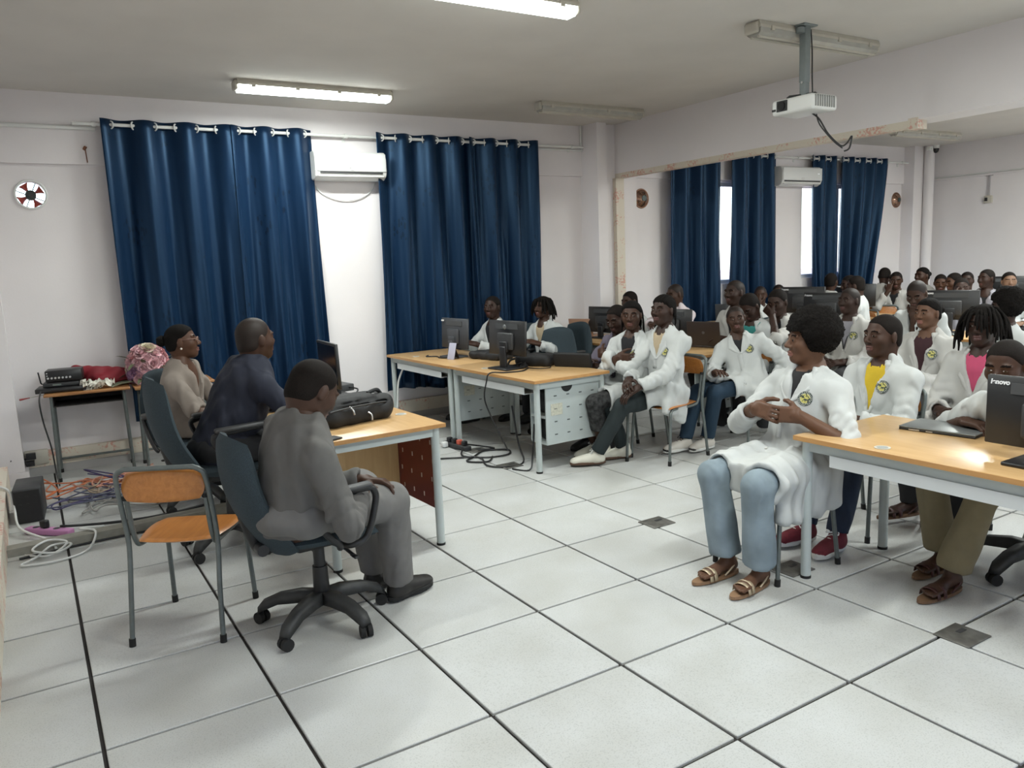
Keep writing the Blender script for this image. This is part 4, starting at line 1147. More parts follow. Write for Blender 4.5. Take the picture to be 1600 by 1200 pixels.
def make_hair(style, Hc, R, s, h, rs, parent):
    P = lambda x, y, z: Hc+R@(np.array((x, y, z))*s)
    o = None
    if style in ('short', 'shaved', 'bun', 'cornrow', 'dreads', 'braids'):
        add = {'short': 0.0034, 'shaved': 0.0018, 'bun': 0.006, 'cornrow': 0.008, 'dreads': 0.012, 'braids': 0.010}[style]
        line = HL_WOMAN if style in ('bun', 'cornrow', 'braids', 'dreads') else HL_SHORT
        V, F = hair_shell(Hc, R, s, (0, -0.014, 0.030), (0.074, 0.093, 0.083), line, h, base=1, add=add)
        m = M_SHAVE if style == 'shaved' else (mat('cropped_hair', (0.0125, 0.009, 0.0075), 0.8, noise=(220, 0.5), spec=0.15) if style == 'short' else M_HAIR)
        if style == 'cornrow':
            q = (V-Hc)@R; n_ = (np.sin(q[:, 0]*330)*0.5+0.5)*0.004
            V = V+nrm_rows(V-P(0, -0.014, 0.03))*n_[:, None]
        o = link('hair', fast_mesh('hair', V, F, m), parent)
    if style == 'afro':
        V, F = hair_shell(Hc, R, s, (0, -0.035, 0.050), (0.128, 0.128, 0.125), HL_AFRO, min(h, 0.0068), fold_noise(0.006, 70, 3, ridge=False))
        V = V+nrm_rows(V-P(0, -0.03, 0.04))*rs.normal(0, 0.0028, len(V))[:, None]
        o = link('hair', fast_mesh('hair', V, F, M_HAIR), parent)
    if style == 'bun':
        V, F = sdf_mesh([U(ell_fn(P(0, -0.128, 0.02), (0.036*s, 0.034*s, 0.038*s)), 0.01)], max(h, 0.005), fold_noise(0.003, 150, 5, ridge=False))
        link('hair_bun', fast_mesh('hair_bun', V, F, M_HAIR), parent)
    if style in ('dreads', 'braids', 'cornrow'):
        mb = MB(); n = {'dreads': 70, 'braids': 26, 'cornrow': 14}[style]
        for i in range(n):
            a = rs.uniform(0, 2*PI) if style == 'dreads' else rs.uniform(PI*1.02, PI*1.98)
            e = rs.uniform(0.15, 1.2) if style == 'dreads' else rs.uniform(0.0, 0.7)
            if style == 'dreads' and abs(a-PI/2) < 0.5 and e < 0.5: continue
            d = np.array((math.cos(a)*math.cos(e), math.sin(a)*math.cos(e), math.sin(e)))
            root = P(d[0]*0.08, -0.014+d[1]*0.10, 0.030+d[2]*0.088)
            out = R@d
            front = d[1] > 0.45
            ln = (0.10 if front else 0.19) if style == 'dreads' else (0.20 if style == 'braids' else 0.17)
            strand(mb, root, out, ln*s*rs.uniform(0.8, 1.15), (0.0075 if style == 'dreads' else 0.0055), rs, 0.10 if style == 'dreads' else 0.05, 1.4 if style == 'dreads' else 2.0, 0.75 if style == 'dreads' else 0.3)
        st = mb.build('hair_strands', M_HAIR, parent); st['kind'] = 'stuff'
    return o
def nrm_rows(a): return a/np.maximum(1e-9, np.linalg.norm(a, axis=1, keepdims=True))

def hand_prims(W, d, n, side, curl=0.5, spread=1.0, s=1.0, fore=None):
    d = nrm(d); n = np.asarray(n, float); n = nrm(n-d*(n@d)); t = np.cross(d, n)*side
    R = np.stack([t, d, n], 1)
    L = [U(box_fn(W+d*0.048*s, np.array((0.039, 0.050, 0.0145))*s, 0.013*s, R), 0.012)]
    if fore is not None: L.append(U(cap_fn(fore, W+d*0.015, 0.034*s, 0.026*s), 0.015))
    for i in range(4):
        p = W+d*0.090*s+t*(0.030-0.0205*i)*s*spread
        ln = (0.040, 0.026, 0.021); f = (0.95, 1.06, 1.0, 0.80)[i]; a = 0.0
        for j in range(3):
            a += curl*(0.55, 0.75, 0.5)[j]
            q = p+(d*math.cos(a)+n*math.sin(a)+t*(0.05*(1.5-i)))*ln[j]*f*s
            L.append(U(cap_fn(p, q, (0.0095-0.0008*j)*s, (0.0087-0.0008*j)*s), 0.004)); p = q
    p = W+d*0.022*s+t*0.030*s+n*0.006*s
    for j in range(3):
        dd = nrm(d*(0.75+0.1*j)+t*(0.75-0.30*j)+n*(0.25+0.25*curl*j)); q = p+dd*(0.034, 0.030, 0.024)[j]*s
        L.append(U(cap_fn(p, q, (0.0135-0.0015*j)*s, (0.0120-0.0015*j)*s), 0.006)); p = q
    return L

def shoe(parent, heel, toe, m_upper, m_sole, h=0.006, lace=None, cap=None, name='shoe', hi=0.0):
    """closed shoe from heel to toe point on the floor"""
    heel = np.array(heel, float); toe = np.array(toe, float); d = toe-heel; L = np.linalg.norm(d); d = d/L
    up = np.array((0, 0, 1.0)); up = nrm(up-d*(up@d)); r = np.cross(d, up)
    R = np.stack([r, d, up], 1); P = lambda x, y, z: heel+r*x+d*y*L/0.28+up*z
    pr = [U(box_fn(P(0, 0.055, 0.040), (0.034, 0.055*L/0.28, 0.030), 0.028, R), 0.03), U(ell_fn(P(0, 0.17, 0.034), (0.044, 0.10*L/0.28, 0.036), R), 0.03),
          U(cap_fn(P(0, 0.06, 0.04), P(0, 0.05, 0.090+hi), 0.040, 0.042), 0.03), U(ell_fn(P(0, 0.235, 0.026), (0.038, 0.045, 0.024), R), 0.02), U(cap_fn(P(0, 0.08, 0.06), P(0, 0.17, 0.04), 0.038, 0.034), 0.02)]
    def below(X, Y, Z): return ((X-heel[0])*up[0]+(Y-heel[1])*up[1]+(Z-heel[2])*up[2]-0.012).astype(np.float32)
    pr.append((below, np.minimum(heel, toe)-0.1, np.maximum(heel, toe)+0.2, 0.0, 's'))
    V, F = sdf_mesh(pr, h)
    o = link(name, fast_mesh(name, V, F, m_upper), parent)
    sp = [U(ell_fn(P(0, 0.060, 0.012), (0.038, 0.066*L/0.28, 0.5), R), 0.02), U(ell_fn(P(0, 0.185, 0.012), (0.047, 0.098*L/0.28, 0.5), R), 0.03)]
    def slab(X, Y, Z):
        z = (X-heel[0])*up[0]+(Y-heel[1])*up[1]+(Z-heel[2])*up[2]
        return (np.abs(z-0.0125)-0.0125).astype(np.float32)
    F_ = Field(np.minimum(heel, toe)-0.09, np.maximum(heel, toe)+0.09, h)
    for fn, a, b_, k, md in sp: F_.apply(fn, F_.lo, F_.lo+F_.n*F_.h, k, md)
    X, Y, Z = F_.grid([0, 0, 0], F_.n); F_.f = np.maximum(F_.f, slab(X, Y, Z)); V, F = F_.mesh()
    link('sole', fast_mesh('sole', V, F, m_sole), o)
    if lace is not None:
        mb = MB()
        for k in range(5):
            y = 0.10+k*0.020; z = 0.098-k*0.0105
            mb.tube([tuple(P(-0.022, y, z-0.004)), tuple(P(0, y+0.008*(-1)**k, z+0.006)), tuple(P(0.022, y, z-0.004))], 0.0032, 5)
        for sx in (-1, 1): mb.tube(spline([tuple(P(0, 0.095, 0.105)), tuple(P(sx*0.025, 0.10, 0.115)), tuple(P(sx*0.035, 0.115, 0.098)), tuple(P(sx*0.008, 0.10, 0.104))], 4), 0.0028, 5)
        mb.build('laces', lace, o)
    if cap is not None:
        V, F = sdf_mesh([U(ell_fn(P(0, 0.240, 0.022), (0.038, 0.043, 0.029), R), 0.0)], h); link('toe_cap', fast_mesh('toe_cap', V, F, cap), o)
    return o

def foot_prims(ank, heel, toe, s=1.0):
    heel = np.array(heel, float); toe = np.array(toe, float); d = toe-heel; L = np.linalg.norm(d); d = d/L
    up = np.array((0, 0, 1.0)); r = np.cross(d, up); R = np.stack([r, d, up], 1)
    P = lambda x, y, z: heel+r*x+d*y*L/0.25+up*z
    pr = [U(ell_fn(P(0, 0.035, 0.040), (0.030, 0.038, 0.030), R), 0.02), U(cap_fn(np.array(ank), P(0, 0.05, 0.055), 0.034, 0.032), 0.02), U(cap_fn(P(0, 0.06, 0.055), P(0, 0.165, 0.032), 0.033, 0.024), 0.03), U(ell_fn(P(0, 0.165, 0.030), (0.042, 0.045, 0.017), R), 0.02)]
    for i in range(5):
        x = -0.034+0.017*i; l_ = (0.235, 0.238, 0.232, 0.222, 0.21)[i]
        pr.append(U(cap_fn(P(x, 0.185, 0.030), P(x, l_+0.005, 0.026), 0.0095, 0.0085), 0.005))
    return pr, P, R
def sandal(parent, heel, toe, m_strap, m_sole, bands=((0.185, 0.05), (0.165, 0.05)), heelband=True):
    heel = np.array(heel, float); toe = np.array(toe, float); d = toe-heel; L = np.linalg.norm(d); d = d/L
    up = np.array((0, 0, 1.0)); r = np.cross(d, up); P = lambda x, y, z: Vector(heel+r*x+d*y*L/0.25+up*z)
    o = None
    mb = MB(); n = 20; poly = []
    for k in range(n):
        t = 2*PI*k/n; y = 0.125+0.138*math.sin(t); w = 0.036+0.010*max(0, math.sin(t)); poly.append((w*math.cos(t), y))
    V = [P(x, y, 0) for x, y in poly]+[P(x, y, 0.016) for x, y in poly]
    mb.add(V, [list(range(n))[::-1], list(range(n, 2*n))]+[(i, (i+1) % n, n+(i+1) % n, n+i) for i in range(n)])
    o = mb.build('sandal', m_sole, parent)
    for y, h_ in bands:
        mb = MB(); V = []; F = []
        for k in range(9):
            t = PI*k/8; x = 0.048*math.cos(t); z = 0.012+h_*0.86*math.sin(t)**0.7
            V += [P(x, y-0.009, z), P(x, y+0.009, z)]
        for k in range(8): F.append((2*k, 2*k+1, 2*k+3, 2*k+2))
        mb.add(V, F, 0, True); st = mb.build('strap', m_strap, o); sd = st.modifiers.new('thickness', 'SOLIDIFY'); sd.thickness = 0.003
    if heelband:
        mb = MB(); mb.tube(spline([P(0.036, 0.10, 0.02), P(0.038, 0.05, 0.06), P(0, 0.0, 0.075), P(-0.038, 0.05, 0.06), P(-0.036, 0.10, 0.02)], 5), 0.005, 5); mb.build('strap', m_strap, o)
    return o

NP = [0]
def crinkle(p, a, b, amp, freq, at=1.0, sd=0):
    fn, lo, hi = p; a = np.asarray(a, float); d = np.asarray(b, float)-a; L = np.linalg.norm(d); d = d/L
    e = nrm(np.cross(d, (0.31, 0.22, 0.9))); g_ = np.cross(d, e)
    def f(X, Y, Z):
        px, py, pz = X-a[0], Y-a[1], Z-a[2]
        t = px*d[0]+py*d[1]+pz*d[2]; x = px*e[0]+py*e[1]+pz*e[2]; y = px*g_[0]+py*g_[1]+pz*g_[2]
        wgt = np.exp(-((t/L-at)/0.38)**2)
        ph = t*freq+1.6*np.sin(x*28+sd)+1.5*np.sin(y*26+2*sd)
        return (fn(X, Y, Z)+amp*wgt*(1-2*np.abs(np.sin(ph))**0.8)*0.6).astype(np.float32)
    return f, lo, hi

def person(label, head, rz, lean=(0.0, 0.06), hip=0.545, hy=0.0, hpit=0.0, hroll=0.0, twist=0.0, sw=0.160, girth=1.0, s=1.0,
           aR=None, aL=None, legs=None, top='coat', tm=None, inner=None, tr=None, shoes=None, hair='short', skin='dark', res=1, fem=False,
           cuff=0.90, vneck=0.20, coat_len=0.62, badge=False, buttons=0, drape=None, extra=None, bare=False, hs=1.0, collar=True, hairskin=None, fold=0.018, seatz=0.455, nk=0.149):
    """res 0 = close to the viewer, 1 = middle distance, 2 = far; coordinates local (x right, y forward)"""
    NP[0] += 1; seed = NP[0]; rs = np.random.default_rng(seed+40)
    q = {0: 1.0, 1: 1.35, 2: 2.0}[res]
    rz = math.radians(rz); Rz = rotm(rz)
    lx, ly = lean
    loc = np.array(head[:2])-(Rz@np.array((lx, ly, 0)))[:2]
    o = thing('person', label, 'person', (loc[0], loc[1], 0), rz, 'people in the classroom')
    toL = lambda p: Rz.T@(np.asarray(p, float)-np.array((loc[0], loc[1], 0)))
    Hc = np.array((lx, ly, head[2])); Rh = rotm(math.radians(hy), math.radians(hpit), math.radians(hroll))
    Pc = np.array((0, 0, hip))
    N = Hc+0.5*(Rh@np.array((0, -0.03, -nk)))*s+0.5*np.array((0, -0.035, -nk))*s
    T = N-Pc; w = nrm(T); tl = np.linalg.norm(T)
    u = rotm(math.radians(twist))@np.array((1.0, 0, 0)); u = nrm(u-w*(u@w)); v = np.cross(w, u)
    TR = np.stack([u, v, w], 1)
    Cs = N-w*0.052*s; Sh = {'R': Cs+u*sw*s-w*0.034*s, 'L': Cs-u*sw*s-w*0.034*s}
    g = girth
    armd = {}
    for k, spec in (('R', aR), ('L', aL)):
        sx = 1 if k == 'R' else -1
        if spec is None: spec = dict(w=(sx*0.10, 0.27, 0.62))
        W = toL(spec['W']) if 'W' in spec else np.array(spec['w'], float)
        for kk in ('d', 'n'):
            if kk.upper() in spec: spec[kk] = Rz.T@np.asarray(spec[kk.upper()], float)
        E, W = ik(Sh[k], W, 0.285*s, 0.245*s, spec.get('pole', (sx*0.7, -0.6, -0.7)))
        hd = nrm(spec.get('d', nrm(W-E)+np.array((-sx*0.25, 0.1, -0.1))))
        armd[k] = (E, W, hd, spec.get('n', (-sx*0.5, 0, -0.85)), spec.get('curl', 0.55))
    # ---- body (skin)
    bodyp = [U(cap_fn(Pc, Pc+T*0.5, 0.125*g, 0.115*g, (v, 0.72)), 0.03), U(cap_fn(Pc+T*0.5, Cs-w*0.07, 0.13*g, 0.135*g, (v, 0.66)), 0.05), U(cap_fn(Cs, Sh['L'], 0.058*s, 0.048*s), 0.05), U(cap_fn(Cs, Sh['R'], 0.058*s, 0.048*s), 0.05), U(cap_fn(Cs-w*0.02, N+w*0.03, 0.080*s, 0.056*s), 0.04)]
    for k in 'RL':
        E, W, hd, hn, cu = armd[k]
        bodyp += [U(cap_fn(Sh[k], E, 0.048*s, 0.040*s), 0.03), U(cap_fn(E, W, 0.040*s, 0.0265*s), 0.02)]
    Vs, Fs = sdf_mesh(bodyp, 0.014*q); VV = [Vs]; FF = [Fs]; n0 = len(Vs); MI = [np.zeros(len(Fs), int)]
    hp = head_prims(Hc, Rh, s*hs, N-w*0.05, fem)
    Vh, Fh = sdf_mesh(hp, {0: 0.0047, 1: 0.0068, 2: 0.0100}[res])
    cen = ((Vh[Fh].mean(1)-Hc)@Rh)/(s*hs)
    mi = np.zeros(len(Fh), int)
    lip = (np.abs(cen[:, 0]) < 0.0245*np.sqrt(np.maximum(0, 1-((cen[:, 2]+0.060)/0.0185)**2))) & (cen[:, 1] > 0.066) & (cen[:, 2] > -0.0765) & (cen[:, 2] < -0.045)
    ax_ = np.abs(cen[:, 0]); br = (ax_ > 0.012) & (ax_ < 0.052) & (np.abs(cen[:, 2]-(0.0315-1.5*(ax_-0.032)**2*8)) < 0.0042) & (cen[:, 1] > 0.04)
    mi[lip] = 1; mi[br] = 2
    VV.append(Vh); FF.append(Fh+n0); MI.append(mi); n0 += len(Vh)
    for k in 'RL':
        E, W, hd, hn, cu = armd[k]; sx = 1 if k == 'R' else -1
        Vx, Fx = sdf_mesh(hand_prims(W, hd, hn, sx, cu, s=s, fore=E+(W-E)*0.45), {0: 0.0048, 1: 0.0068, 2: 0.011}[res])
        VV.append(Vx); FF.append(Fx+n0); MI.append(np.zeros(len(Fx), int)); n0 += len(Vx)
    # ---- legs
    lg = {}
    if legs:
        for k in 'RL':
            sx = 1 if k == 'R' else -1
            A = toL(legs[k]['A']) if 'A' in legs[k] else np.array(legs[k]['a'], float); Hj = Pc+np.array((sx*0.088*g, 0.02, -0.015))
            K, A = ik(Hj, A, 0.42*s, 0.415*s, legs[k].get('pole', (sx*0.12, 0.35, 1.0)))
            yw = math.radians(legs[k].get('yaw', 0)); f_ = np.array((-math.sin(yw), math.cos(yw), 0)); pt = legs[k].get('pitch', 0.0)
            if 'F' in legs[k]: f_ = nrm(Rz.T@np.array((*legs[k]['F'], 0.0)))
            fz = max(0.0, A[2]-0.085)
            heel = np.array((A[0], A[1], fz))-f_*0.065; toe = heel+f_*0.275+np.array((0, 0, pt))
            lg[k] = (Hj, K, A, heel, toe)
            if legs.get('hem', 1) < 0.9:
                Vx, Fx = sdf_mesh([U(cap_fn(K, K+(A-K)*0.45, 0.050, 0.052), 0.02), U(cap_fn(K+(A-K)*0.4, A, 0.052, 0.034), 0.03)], 0.009*q); VV.append(Vx); FF.append(Fx+n0); MI.append(np.zeros(len(Fx), int)); n0 += len(Vx)
            if bare:
                pr, PP, RR = foot_prims(A+np.array((0, 0, 0.10)), heel+np.array((0, 0, 0.010)), heel+f_*0.25+np.array((0, 0, 0.01)))
                Vx, Fx = sdf_mesh(pr, 0.0048*q); VV.append(Vx); FF.append(Fx+n0); MI.append(np.zeros(len(Fx), int)); n0 += len(Vx)
            elif shoes: pass
    me = fast_mesh('body', np.concatenate(VV), np.concatenate(FF), [SK[skin], LIP[skin], M_BROW], np.concatenate(MI))
    link('body', me, o)
    # ---- eyes
    if res < 2:
        for sx in (-1, 1):
            c = Hc+Rh@(np.array((sx*0.0315, 0.0772, 0.0068))*s*hs); k_ = s*hs
            mb = MB(); RT = Matrix.Translation(c) @ Matrix([list(r) for r in (Rh@rotm(-sx*0.22))]).to_4x4()
            V = []; F = []; n_ = 12
            for (q0, yy) in ((0.0, 0.0072), (0.40, 0.0066), (0.75, 0.0048), (1.0, 0.0)):
                for j in range(n_):
                    t = 2*PI*j/n_; V.append((0.0128*k_*q0*math.cos(t), yy*k_, 0.0056*k_*q0*math.sin(t)*(1.0 if math.sin(t) > 0 else 0.8)))
            for i in range(3):
                for j in range(n_): F.append((i*n_+j, (i+1)*n_+j, (i+1)*n_+(j+1) % n_, i*n_+(j+1) % n_))
            mb.add(V, F, 0, True, RT)
            mb.cyl((0, 0.0062*k_, 0), (0, 0.0078*k_, 0), 0.0050*k_, seg=12, mi=1, T=RT)
            mb.build('eye', [M_EYEW, M_IRIS], o)
    # ---- hair
    if hair: make_hair(hair, Hc, Rh, s*hs, {0: 0.0065, 1: 0.0085, 2: 0.0115}[res], rs, o)
    # ---- upper garment
    tm = tm or M_COAT
    coatp = [U(cap_fn(Pc+w*0.0, Pc+T*0.5, 0.155*g, 0.142*g, (v, 0.74)), 0.03), U(cap_fn(Pc+T*0.45, Cs-w*0.075, 0.148*g, 0.155*g, (v, 0.68)), 0.05), U(cap_fn(Cs, Sh['L'], 0.070*s, 0.058*s), 0.05), U(cap_fn(Cs, Sh['R'], 0.070*s, 0.058*s), 0.05), U(cap_fn(Cs-w*0.05, N-w*0.012, 0.10*s, 0.070*s, (v, 0.9)), 0.04)]
    holes = []
    for k in 'RL':
        E, W, hd, hn, cu = armd[k]; sx = 1 if k == 'R' else -1
        r0, r1, r2 = (0.060, 0.055, 0.050) if top == 'coat' else (0.059, 0.053, 0.045)
        cf = cuff[0 if k == 'R' else 1] if isinstance(cuff, tuple) else cuff
        if cf > 0:
            fd = nrm(W-E); pe = E+(W-E)*cf
            coatp += [U(crinkle(cap_fn(Sh[k], E, r0*s, r1*s), Sh[k], E, 0.010, 55, 0.85, seed), 0.035), U(crinkle(cap_fn(E, E+(W-E)*min(1.0, cf+0.25), r1*s, r2*s, cut=(pe, fd)), E, W, 0.010, 60, 0.25, seed+2), 0.02)]
            holes.append(Dn(cap_fn(pe-fd*0.025, pe+fd*0.06, 0.030*s, 0.037*s), 0.004))
        else:
            fd = nrm(E-Sh[k]); pe = Sh[k]+(E-Sh[k])*(-cf)
            coatp += [U(cap_fn(Sh[k], E, r0*s, (r1+0.004)*s, cut=(pe, fd)), 0.03)]
    if top in ('coat', 'jacket') and legs:
        ks = {}
        for k in 'RL':
            Hj, K, A, *_ = lg[k]; e = Hj+(K-Hj)*coat_len; ks[k] = e
            coatp.append(U(cap_fn(Hj+np.array((0, -0.02, 0.0)), e+(K-Hj)*0.2, 0.105*g, 0.098, cut=(e, nrm(K-Hj))), 0.04))
            kd = nrm(K-Hj); holes.append(Dn(cap_fn(e-kd*0.10, e+kd*0.10, 0.076, 0.084), 0.01))
        m0 = (lg['R'][0]+lg['L'][0])/2; m1 = (ks['R']+ks['L'])/2
        coatp.append(U(cap_fn(m0, m1+nrm(m1-m0)*0.03, 0.075, 0.07, cut=(m1, nrm(m1-m0))), 0.05))
    sit = Dn(box_fn((0, -0.20, seatz-0.30), (0.5, 0.46, 0.30), 0.02), 0.015)
    if legs: coatp.append(sit)
    for d_ in (drape or []):
        coatp.append(U(box_fn(np.array(d_[0]), np.array(d_[1]), d_[2], rotm(*[math.radians(a) for a in d_[3]])), 0.035))
    coatp += holes
    # V opening at the chest
    fr = 0.105*g
    if vneck > 0:
        wv = tl-0.055-vneck
        def vcut(X, Y, Z):
            px, py, pz = X-Pc[0], Y-Pc[1], Z-Pc[2]
            uu = px*u[0]+py*u[1]+pz*u[2]; vv_ = px*v[0]+py*v[1]+pz*v[2]; ww = px*w[0]+py*w[1]+pz*w[2]
            d_ = (np.abs(uu)-0.27*(ww-wv))*0.9
            return np.maximum(d_, 0.030-vv_).astype(np.float32)
        coatp.append((vcut, N-0.25, N+0.25, 0.006, 's'))
    # neck hole
    coatp.append(Dn(cap_fn(N-w*0.012+v*0.012, N+w*0.2+v*0.03, 0.055*s, 0.072*s), 0.01))
    colp = []
    if collar:
        pts = []
        for a in np.linspace(-0.75, PI+0.75, 15):
            sn = math.sin(max(0, min(PI, a)))
            pts.append(N+w*(0.016+0.014*sn)+u*math.cos(a)*0.074*s-v*(math.sin(a)*0.064*s-0.014)-w*0.012*(1-sn))
        for i_, (a_, b_) in enumerate(zip(pts[:-1], pts[1:])):
            colp.append(U(cap_fn(a_, b_, 0.010, 0.010), 0.004)); colp.append(U(cap_fn(a_-w*0.018+(a_-N)*0.10, b_-w*0.018+(b_-N)*0.10, 0.009, 0.009), 0.012))
        if vneck > 0.06:
            for sx in (-1, 1):
                a_ = N-w*0.012+u*sx*0.070*s+v*0.062*s; b_ = Pc+w*(wv+0.005)+u*sx*0.010+v*(fr+0.004); m_ = a_*0.45+b_*0.55+u*sx*0.045+v*0.004-w*0.0
                for q0, q1, q2 in ((a_, m_, 0.010), (m_, b_, 0.010), (a_, b_, 0.010)): colp.append(U(cap_fn(q0, q1, 0.0095, 0.0085), 0.006))
                ctr = (a_+b_+m_)/3; ln = np.linalg.norm(b_-a_); yy = nrm(b_-a_); zz_ = nrm(np.cross(nrm(m_-a_), yy)); xx = np.cross(yy, zz_); Rl = np.stack([xx, yy, zz_], 1)
                colp.append(U(ell_fn(ctr, (0.026, ln*0.40, 0.009), Rl), 0.010))
    hcoat = {0: 0.0090, 1: 0.0130, 2: 0.019}[res]
    fnz = fold_noise(fold, 70, seed)
    Vc, Fc = sdf_mesh(coatp, hcoat, lambda X, Y, Z: np.minimum(fnz(X, Y, Z), 0.0035))
    gn = {'coat': 'lab_coat', 'jacket': 'jacket', 'shirt': 'shirt'}[top]
    co = link(gn, fast_mesh(gn, Vc, Fc, tm), o)
    if colp:
        Vk, Fk = sdf_mesh(colp, {0: 0.0060, 1: 0.0085, 2: 0.014}[res]); link('collar', fast_mesh('collar', Vk, Fk, tm), co)
    # ---- inner shirt
    if inner is not None:
        ip = [U(cap_fn(Pc+T*0.15, Cs-w*0.07, 0.142*g, 0.147*g, (v, 0.68)), 0.05), U(cap_fn(Cs, Sh['L']*0.8+Cs*0.2, 0.062*s, 0.050*s), 0.05), U(cap_fn(Cs, Sh['R']*0.8+Cs*0.2, 0.062*s, 0.050*s), 0.05), U(cap_fn(Cs-w*0.05, N-w*0.03, 0.088*s, 0.062*s), 0.03),
              Dn(cap_fn(N-w*0.005+v*0.03, N+w*0.2+v*0.05, 0.052*s, 0.07*s), 0.008)]
        Vi, Fi = sdf_mesh(ip, hcoat*1.5); link('undershirt', fast_mesh('undershirt', Vi, Fi, inner), o)
    # ---- trousers and shoes
    if legs:
        wide = legs.get('wide', 1.0)
        tp = [U(ell_fn(Pc+np.array((0, -0.02, -0.01)), (0.165*g, 0.12*g, 0.105)), 0.03)]
        for k in 'RL':
            Hj, K, A, heel, toe = lg[k]; sd = nrm(A-K); ce = A+sd*(-0.01 if not bare else 0.005)*1.0
            if 'hem' in legs: ce = K+(A-K)*legs['hem']
            tp += [U(cap_fn(Hj, K, 0.085*g, 0.066*g), 0.03), U(cap_fn(K, A+sd*0.05, 0.066*g, 0.056*wide, cut=(ce, sd)), 0.02)]
        tp.append(Dn(box_fn((0, -0.20, seatz-0.30), (0.5, 0.40, 0.30), 0.02), 0.015))
        Vt, Ft = sdf_mesh(tp, hcoat*1.4, fold_noise(0.006, 48, seed+9, (0.2, 0.5, 1)))
        link('trousers', fast_mesh('trousers', Vt, Ft, tr or M_BLKC), o)
        for k in 'RL':
            Hj, K, A, heel, toe = lg[k]
            if shoes: shoes(o, heel, toe)
    # ---- badge, buttons on the coat surface
    def surf(u0, w0, rad=0.03):
        pp = Vc-Pc; a, b_, c = pp@u, pp@v, pp@w
        msk = (np.abs(a-u0) < rad) & (np.abs(c-w0) < rad) & (b_ > 0)
        P_ = Vc[msk]; bb = b_[msk]
        if len(P_) < 6: return None
        keep = bb > bb.max()-0.05; P_ = P_[keep]
        A_ = np.c_[(P_-Pc)@u-u0, (P_-Pc)@w-w0, np.ones(len(P_))]; sol = np.linalg.lstsq(A_, (P_-Pc)@v, rcond=None)[0]
        nn = nrm(v-u*sol[0]-w*sol[1]); c0 = Pc+u*u0+w*w0+v*sol[2]
        off = ((P_-c0)@nn); sel = np.linalg.norm((P_-c0)-off[:, None]*nn, axis=1) < rad*0.8
        return c0+nn*(max(0, off[sel].max() if sel.any() else 0)+0.0015), nn
    def disc(name, u0, w0, r_, m_, th=0.003, seg=24, rad=0.03):
        q_ = surf(u0, w0, rad)
        if q_ is None: return
        c0, nn = q_; yy = nrm(w-nn*(w@nn)); xx = np.cross(yy, nn)
        mb = MB(); mb.cyl((0, 0, -th), (0, 0, 0), r_, seg=seg, smooth=False)
        d_ = mb.build(name, m_, co)
        d_.matrix_local = Matrix([[xx[0], yy[0], nn[0], c0[0]], [xx[1], yy[1], nn[1], c0[1]], [xx[2], yy[2], nn[2], c0[2]], [0, 0, 0, 1]])
    if top == 'coat' and res < 2 and vneck > 0:
        # button placket: a raised strip down the front
        rows = []
        for w0 in np.arange(tl-0.055-vneck-0.005, 0.07, -0.022):
            q_ = surf(0.012, w0, 0.022)
            if q_ is None: break
            c0, nn = q_; xx = nrm(np.cross(w, nn)); rows.append((c0, nn, xx))
        if len(rows) > 3:
            cs = np.array([r_[0] for r_ in rows]); k_ = np.array([0.25, 0.5, 0.25])
            cs[1:-1] = k_[0]*cs[:-2]+k_[1]*cs[1:-1]+k_[2]*cs[2:]
            V_ = []
            for c0, (_, nn, xx) in zip(cs, rows):
                for dx, dz in ((-0.019, -0.012), (-0.017, 0.0015), (0.017, 0.0015), (0.019, -0.012)): V_.append(c0+xx*dx+nn*dz)
            F_ = [(4*i+j, 4*i+4+j, 4*i+5+j, 4*i+1+j) for i in range(len(rows)-1) for j in range(3)]
            link('placket', fast_mesh('placket', np.array(V_), np.array(F_), tm), co)
    if badge: disc('badge', -0.078*g, tl*0.66 if badge is True else badge, 0.037, M_BADGE)
    for k in range(buttons): disc('button', 0.012, tl-0.055-vneck-0.03-0.11*k, 0.008, M_BUTTON, 0.004, 10, 0.012)
    info = dict(o=o, Hc=Hc, Rh=Rh, N=N, u=u, v=v, w=w, Pc=Pc, tl=tl, coat=co, s=s*hs)
    if extra: extra(info)
    return info

